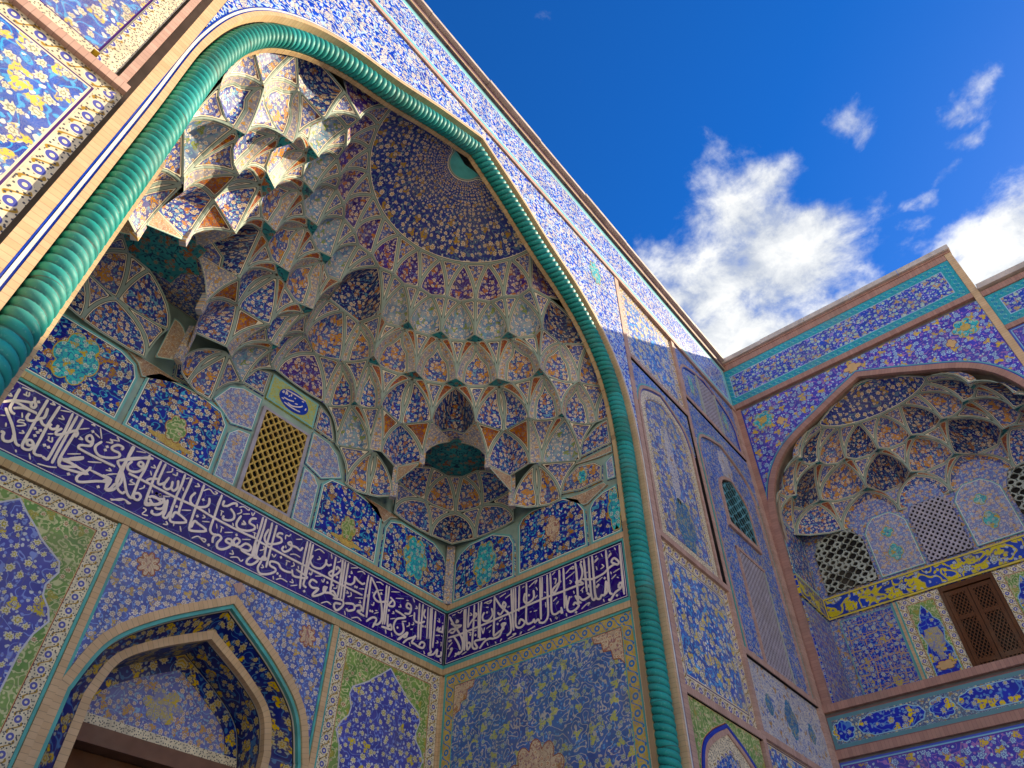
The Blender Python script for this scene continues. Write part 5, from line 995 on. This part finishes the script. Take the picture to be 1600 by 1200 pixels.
for sg in (1, -1):
    Y = lambda d: CW + sg * d
    ra = lambda a, b, z0, z1: rect(*sorted((Y(a), Y(b))), z0, z1)
    # pierced screens with arched heads, and the tiled panels between
    def archpoly(a, b, z0, zs, za): return [(Y(a), z0), (Y(b), z0), (Y(b), zs), (Y(b + (a - b) * .12), zs + (za - zs) * .55), (Y(b + (a - b) * .3), za), (Y(a + (b - a) * .3), za), (Y(a + (b - a) * .12), zs + (za - zs) * .55), (Y(a), zs)]
    slab('screen_void', gal, WN, archpoly(1.40, 2.44, 7.52, 8.45, 8.80), .02, .03, 'dark')
    ca = Y(1.92); tp2 = lambda a, ca=ca: 8.45 + .34 * min(1., max(0., (.52 - abs(a - ca)) / .16))
    lattice('pierced_screen', gal, WN, min(Y(1.40), Y(2.44)), max(Y(1.40), Y(2.44)), 7.52, 8.80, -.02, .018, 'lattice_g', 5, 7, .8, tp2, .35, 10)
    slab('tall_panel', gal, WN, archpoly(.47, 1.33, 7.52, 8.55, 8.85), .0, .03, 'wallsand', .028)
    slab('medallion', gal, WN, lobed(Y(.9), 7.95, .15, .2, 4, .25), -.006, 0, 'medallion', .012); slab('medallion', gal, WN, lobed(Y(.9), 8.42, .13, .13, 4, .25), -.006, 0, 'medallion', .012)
    # lower storey
    slab('star_panel', gal, WN, ra(1.36, 2.40, 4.9, 6.93), .0, .03, 'stars', .02)
    bar('brick_strip', gal, WN, *sorted((Y(1.28), Y(1.33))), 4.86, 6.97, -.015, .03, 'brick_beige'); bar('turquoise_strip', gal, WN, *sorted((Y(1.25), Y(1.278))), 4.86, 6.97, -.01, .03, 'turq'); bar('turquoise_strip', gal, WN, *sorted((Y(1.332), Y(1.36))), 4.86, 6.97, -.01, .03, 'turq')
    lo, hi = sorted((Y(.48), Y(1.25)))
    ring('vase_border', gal, WN, (lo, hi, 5.2, 6.97), (lo + .13, hi - .13, 5.33, 6.84), -.002, .03, 'whiteband_s')
    slab('vase_panel', gal, WN, rect(lo + .13, hi - .13, 5.33, 6.84), 0, .03, 'green', .022)
    c = (lo + hi) / 2
    slab('vase_ground', gal, WN, full([(.22, 5.36), (.22, 5.9), (.16, 6.05), (.22, 6.25), (.2, 6.42), (.12, 6.5), (.1, 6.6), (0, 6.78)], c), -.006, 0, 'cartouche', .018)
    slab('vase', gal, WN, full([(.05, 5.72), (.04, 5.85), (.14, 5.98), (.16, 6.15), (.12, 6.3), (0, 6.32)], c), -.012, -.006, 'plaque_soft', 0)
    slab('vase_saucer', gal, WN, lobed(c, 5.62, .18, .09, 6, .25), -.012, -.006, 'green', .01)
    bar('door_frame', gal, WN, *sorted((Y(.415), Y(.475))), 4.86, 6.95, -.03, .03, 'wood')
# central screen
slab('screen_void', gal, WN, [(CW - .40, 7.52), (CW + .40, 7.52), (CW + .40, 8.6), (CW + .28, 8.78), (CW - .28, 8.78), (CW - .40, 8.6)], .02, .03, 'dark')
lattice('pierced_screen', gal, WN, CW - .40, CW + .40, 7.52, 8.78, -.02, .018, 'lattice_v', 7, 10, .62, lambda a: 8.6 + .18 * min(1., max(0., (.40 - abs(a - CW)) / .12)))
# wooden door: frame, two leaves with pierced panels
bar('door_frame', gal, WN, CW - .475, CW + .475, 6.88, 6.97, -.035, .03, 'wood')
slab('door_void', gal, WN, rect(CW - .42, CW + .42, 4.86, 6.88), .025, .03, 'dark')
for sg in (1, -1):
    lo, hi = sorted((CW + sg * .005, CW + sg * .41))
    leafo = bar('door_leaf', gal, WN, lo, lo + .07, 4.86, 6.86, -.012, .02, 'wood')
    bar('door_stile', leafo, WN, hi - .07, hi, 4.86, 6.86, -.012, .02, 'wood')
    for z0, z1 in ((4.86, 4.95), (5.5, 5.58), (6.30, 6.38), (6.78, 6.86)): bar('door_rail', leafo, WN, lo + .072, hi - .072, z0, z1, -.010, .02, 'wood')
    for z0, z1, n_ in ((4.95, 5.5, 5), (5.58, 6.30, 7), (6.38, 6.78, 4)): lattice('door_lattice', leafo, WN, lo + .07, hi - .07, z0, z1, -.004, .012, 'wood', 4, n_, .72)
# gallery vault
gv = thing('gallery_muqarnas_vault', 'small dark muqarnas half vault in the gallery niche of the wing', 'vault', (XW + .7, CW, 8.75))
GVv = Vault(gv, (XW + .02, CW), xmin=XW + .1)
def E(rf, a, z, sq=0.):
    t = math.radians(a); c, s_ = math.cos(t), math.sin(t); k = 1.
    if sq: k = 1 + sq * (1 / max(abs(c), abs(s_)) - 1)
    return (XW + .06 + 1.36 * rf * k * s_, CW + 2.58 * rf * k * c, z)
GZs = (8.78, 9.42, 10.05, 10.62)
GVv.grid('dome_shell', lambda s, t: E(.45 * (1 - t), 180 * s, GZs[3] + (11.22 - GZs[3]) * (1 - (1 - t) ** 1.5)), 'm_dome', None, [i / 24 for i in range(25)], [0, .06] + [i / 8 for i in range(1, 9)])
GVv.poly('dome_boss', [E(.06, 180 * k / 8, 11.15) for k in range(9)], 'turq', .01)
st3 = 22.5
R3 = [E(.45, k * st3, GZs[3]) for k in range(9)]
R2 = [E(.68, (k - .5) * st3, GZs[2], .1) for k in range(10)]
R1 = [E(.88, k * st3, GZs[1], .35) for k in range(9)]
R0_ = [E(1.0, (k - .5) * st3, GZs[0], .9) for k in range(10)]
for k in range(9):
    GVv.leaf(R2[k], R2[k + 1], R3[k], .16, ('m_leaf', 'm_navy')[k % 2], name='petal_cell')
    if k < 8: GVv.tri(R2[k + 1], R3[k], R3[k + 1])
sx = lambda r, k, b, s_: GVv.sc(r[k], r[k + 1], b, s_)
for k in range(8):
    GVv.cell(R1[k], R1[k + 1], R2[k + 1], sx(R2, k, .16, .85), sx(R2, k + 1, .16, .15), .42 if k % 2 else .2, 'm_navy' if k % 2 else 'm_leaf', 'plain', .12, 'm_kite')
for k in range(9): GVv.tri(R1[k], sx(R2, k, .16, .15), sx(R2, k, .16, .85), .07, shape=trap(.19))
for k in range(9):
    la = sx(R1, k - 1, .42 if (k - 1) % 2 else .2, .85) if k > 0 else R1[0]; ra = sx(R1, k, .42 if k % 2 else .2, .15) if k < 8 else R1[8]
    GVv.cell(R0_[k], R0_[k + 1], R1[k], la, ra, .2 if k % 2 else .08, ('m_blue', 'm_leaf')[k % 2], 'plain', .12)
    if k < 8: GVv.tri(R0_[k + 1], sx(R1, k, .42 if k % 2 else .2, .15), sx(R1, k, .42 if k % 2 else .2, .85), .2 if k % 2 else .09, shape=trap(.19))
# masonry behind the gallery, and the lower wall that carries on past the wing
mesh('niche_mass', [(XN + .22, 4.2, 4.8), (XN + .6, 4.2, 4.8), (XN + .6, YE, 4.8), (XN + .22, YE, 4.8), (XN + .22, 4.2, 13.3), (XN + .6, 4.2, 13.3), (XN + .6, YE, 13.3), (XN + .22, YE, 13.3)], [(0, 1, 2, 3), (4, 5, 6, 7), (0, 1, 5, 4), (1, 2, 6, 5), (2, 3, 7, 6), (3, 0, 4, 7)], 'plaster', wing)
mesh('niche_roof', [(XW + .35, 4.2, 11.6), (XN + .6, 4.2, 11.6), (XN + .6, YE, 11.6), (XW + .35, YE, 11.6), (XW + .35, 4.2, 13.38), (XN + .6, 4.2, 13.38), (XN + .6, YE, 13.38), (XW + .35, YE, 13.38)], [(0, 1, 2, 3), (4, 5, 6, 7), (0, 1, 5, 4), (1, 2, 6, 5), (2, 3, 7, 6), (3, 0, 4, 7)], 'plaster', wing)
for ya, yb in ((4.02, 4.2), (YE, YN2 - .2)):
    mesh('niche_cheek', [(XW + .35, ya, 4.8), (XN + .25, ya, 4.8), (XN + .25, yb, 4.8), (XW + .35, yb, 4.8), (XW + .35, ya, 11.6), (XN + .25, ya, 11.6), (XN + .25, yb, 11.6), (XW + .35, yb, 11.6)], [(0, 1, 2, 3), (4, 5, 6, 7), (0, 1, 5, 4), (1, 2, 6, 5), (2, 3, 7, 6), (3, 0, 4, 7)], 'plaster', wing)
low = thing('lower_wall', 'lower tiled wall carrying on beyond the step in the wing roofline', 'wall', (XW + .2, -6.0, -1.6))
Y1 = -14.0
bar('wall_body', low, W, Y1, YE - .002, -1.6, 12.0, .05, .4, 'plaster')
ring('frieze_border', low, W, (Y1, YE - .005, 10.9, 11.80), (Y1 + .2, YE - .205, 11.1, 11.6), -.004, .05, 'turqband')
slab('frieze_panel', low, W, rect(Y1 + .2, YE - .205, 11.1, 11.6), .0, .05, 'wing_frieze', .03)
bar('cornice_rose', low, W, Y1, YE - .005, 11.805, 11.95, -.03, .05, 'brick_rose')
for k in range(11): bar('coping', low, W, YE - .01 - (k + 1) * 1.12 + .008, YE - .01 - k * 1.12, 12.002, 12.14, -.09, .5, 'stone')
bar('rail_rose', low, W, Y1, YE - .005, 10.78, 10.895, -.03, .05, 'brick_rose')
slab('wall_panel', low, W, rect(Y1, YE - .005, 4.95, 10.77), .0, .05, 'wing_span', .07)
bar('sill_rose', low, W, Y1, YE - .005, 4.82, 4.945, -.04, .05, 'brick_rose')
slab('wall_panel', low, W, rect(Y1, YE - .005, .2, 4.815), .0, .05, 'wing_span', .07)
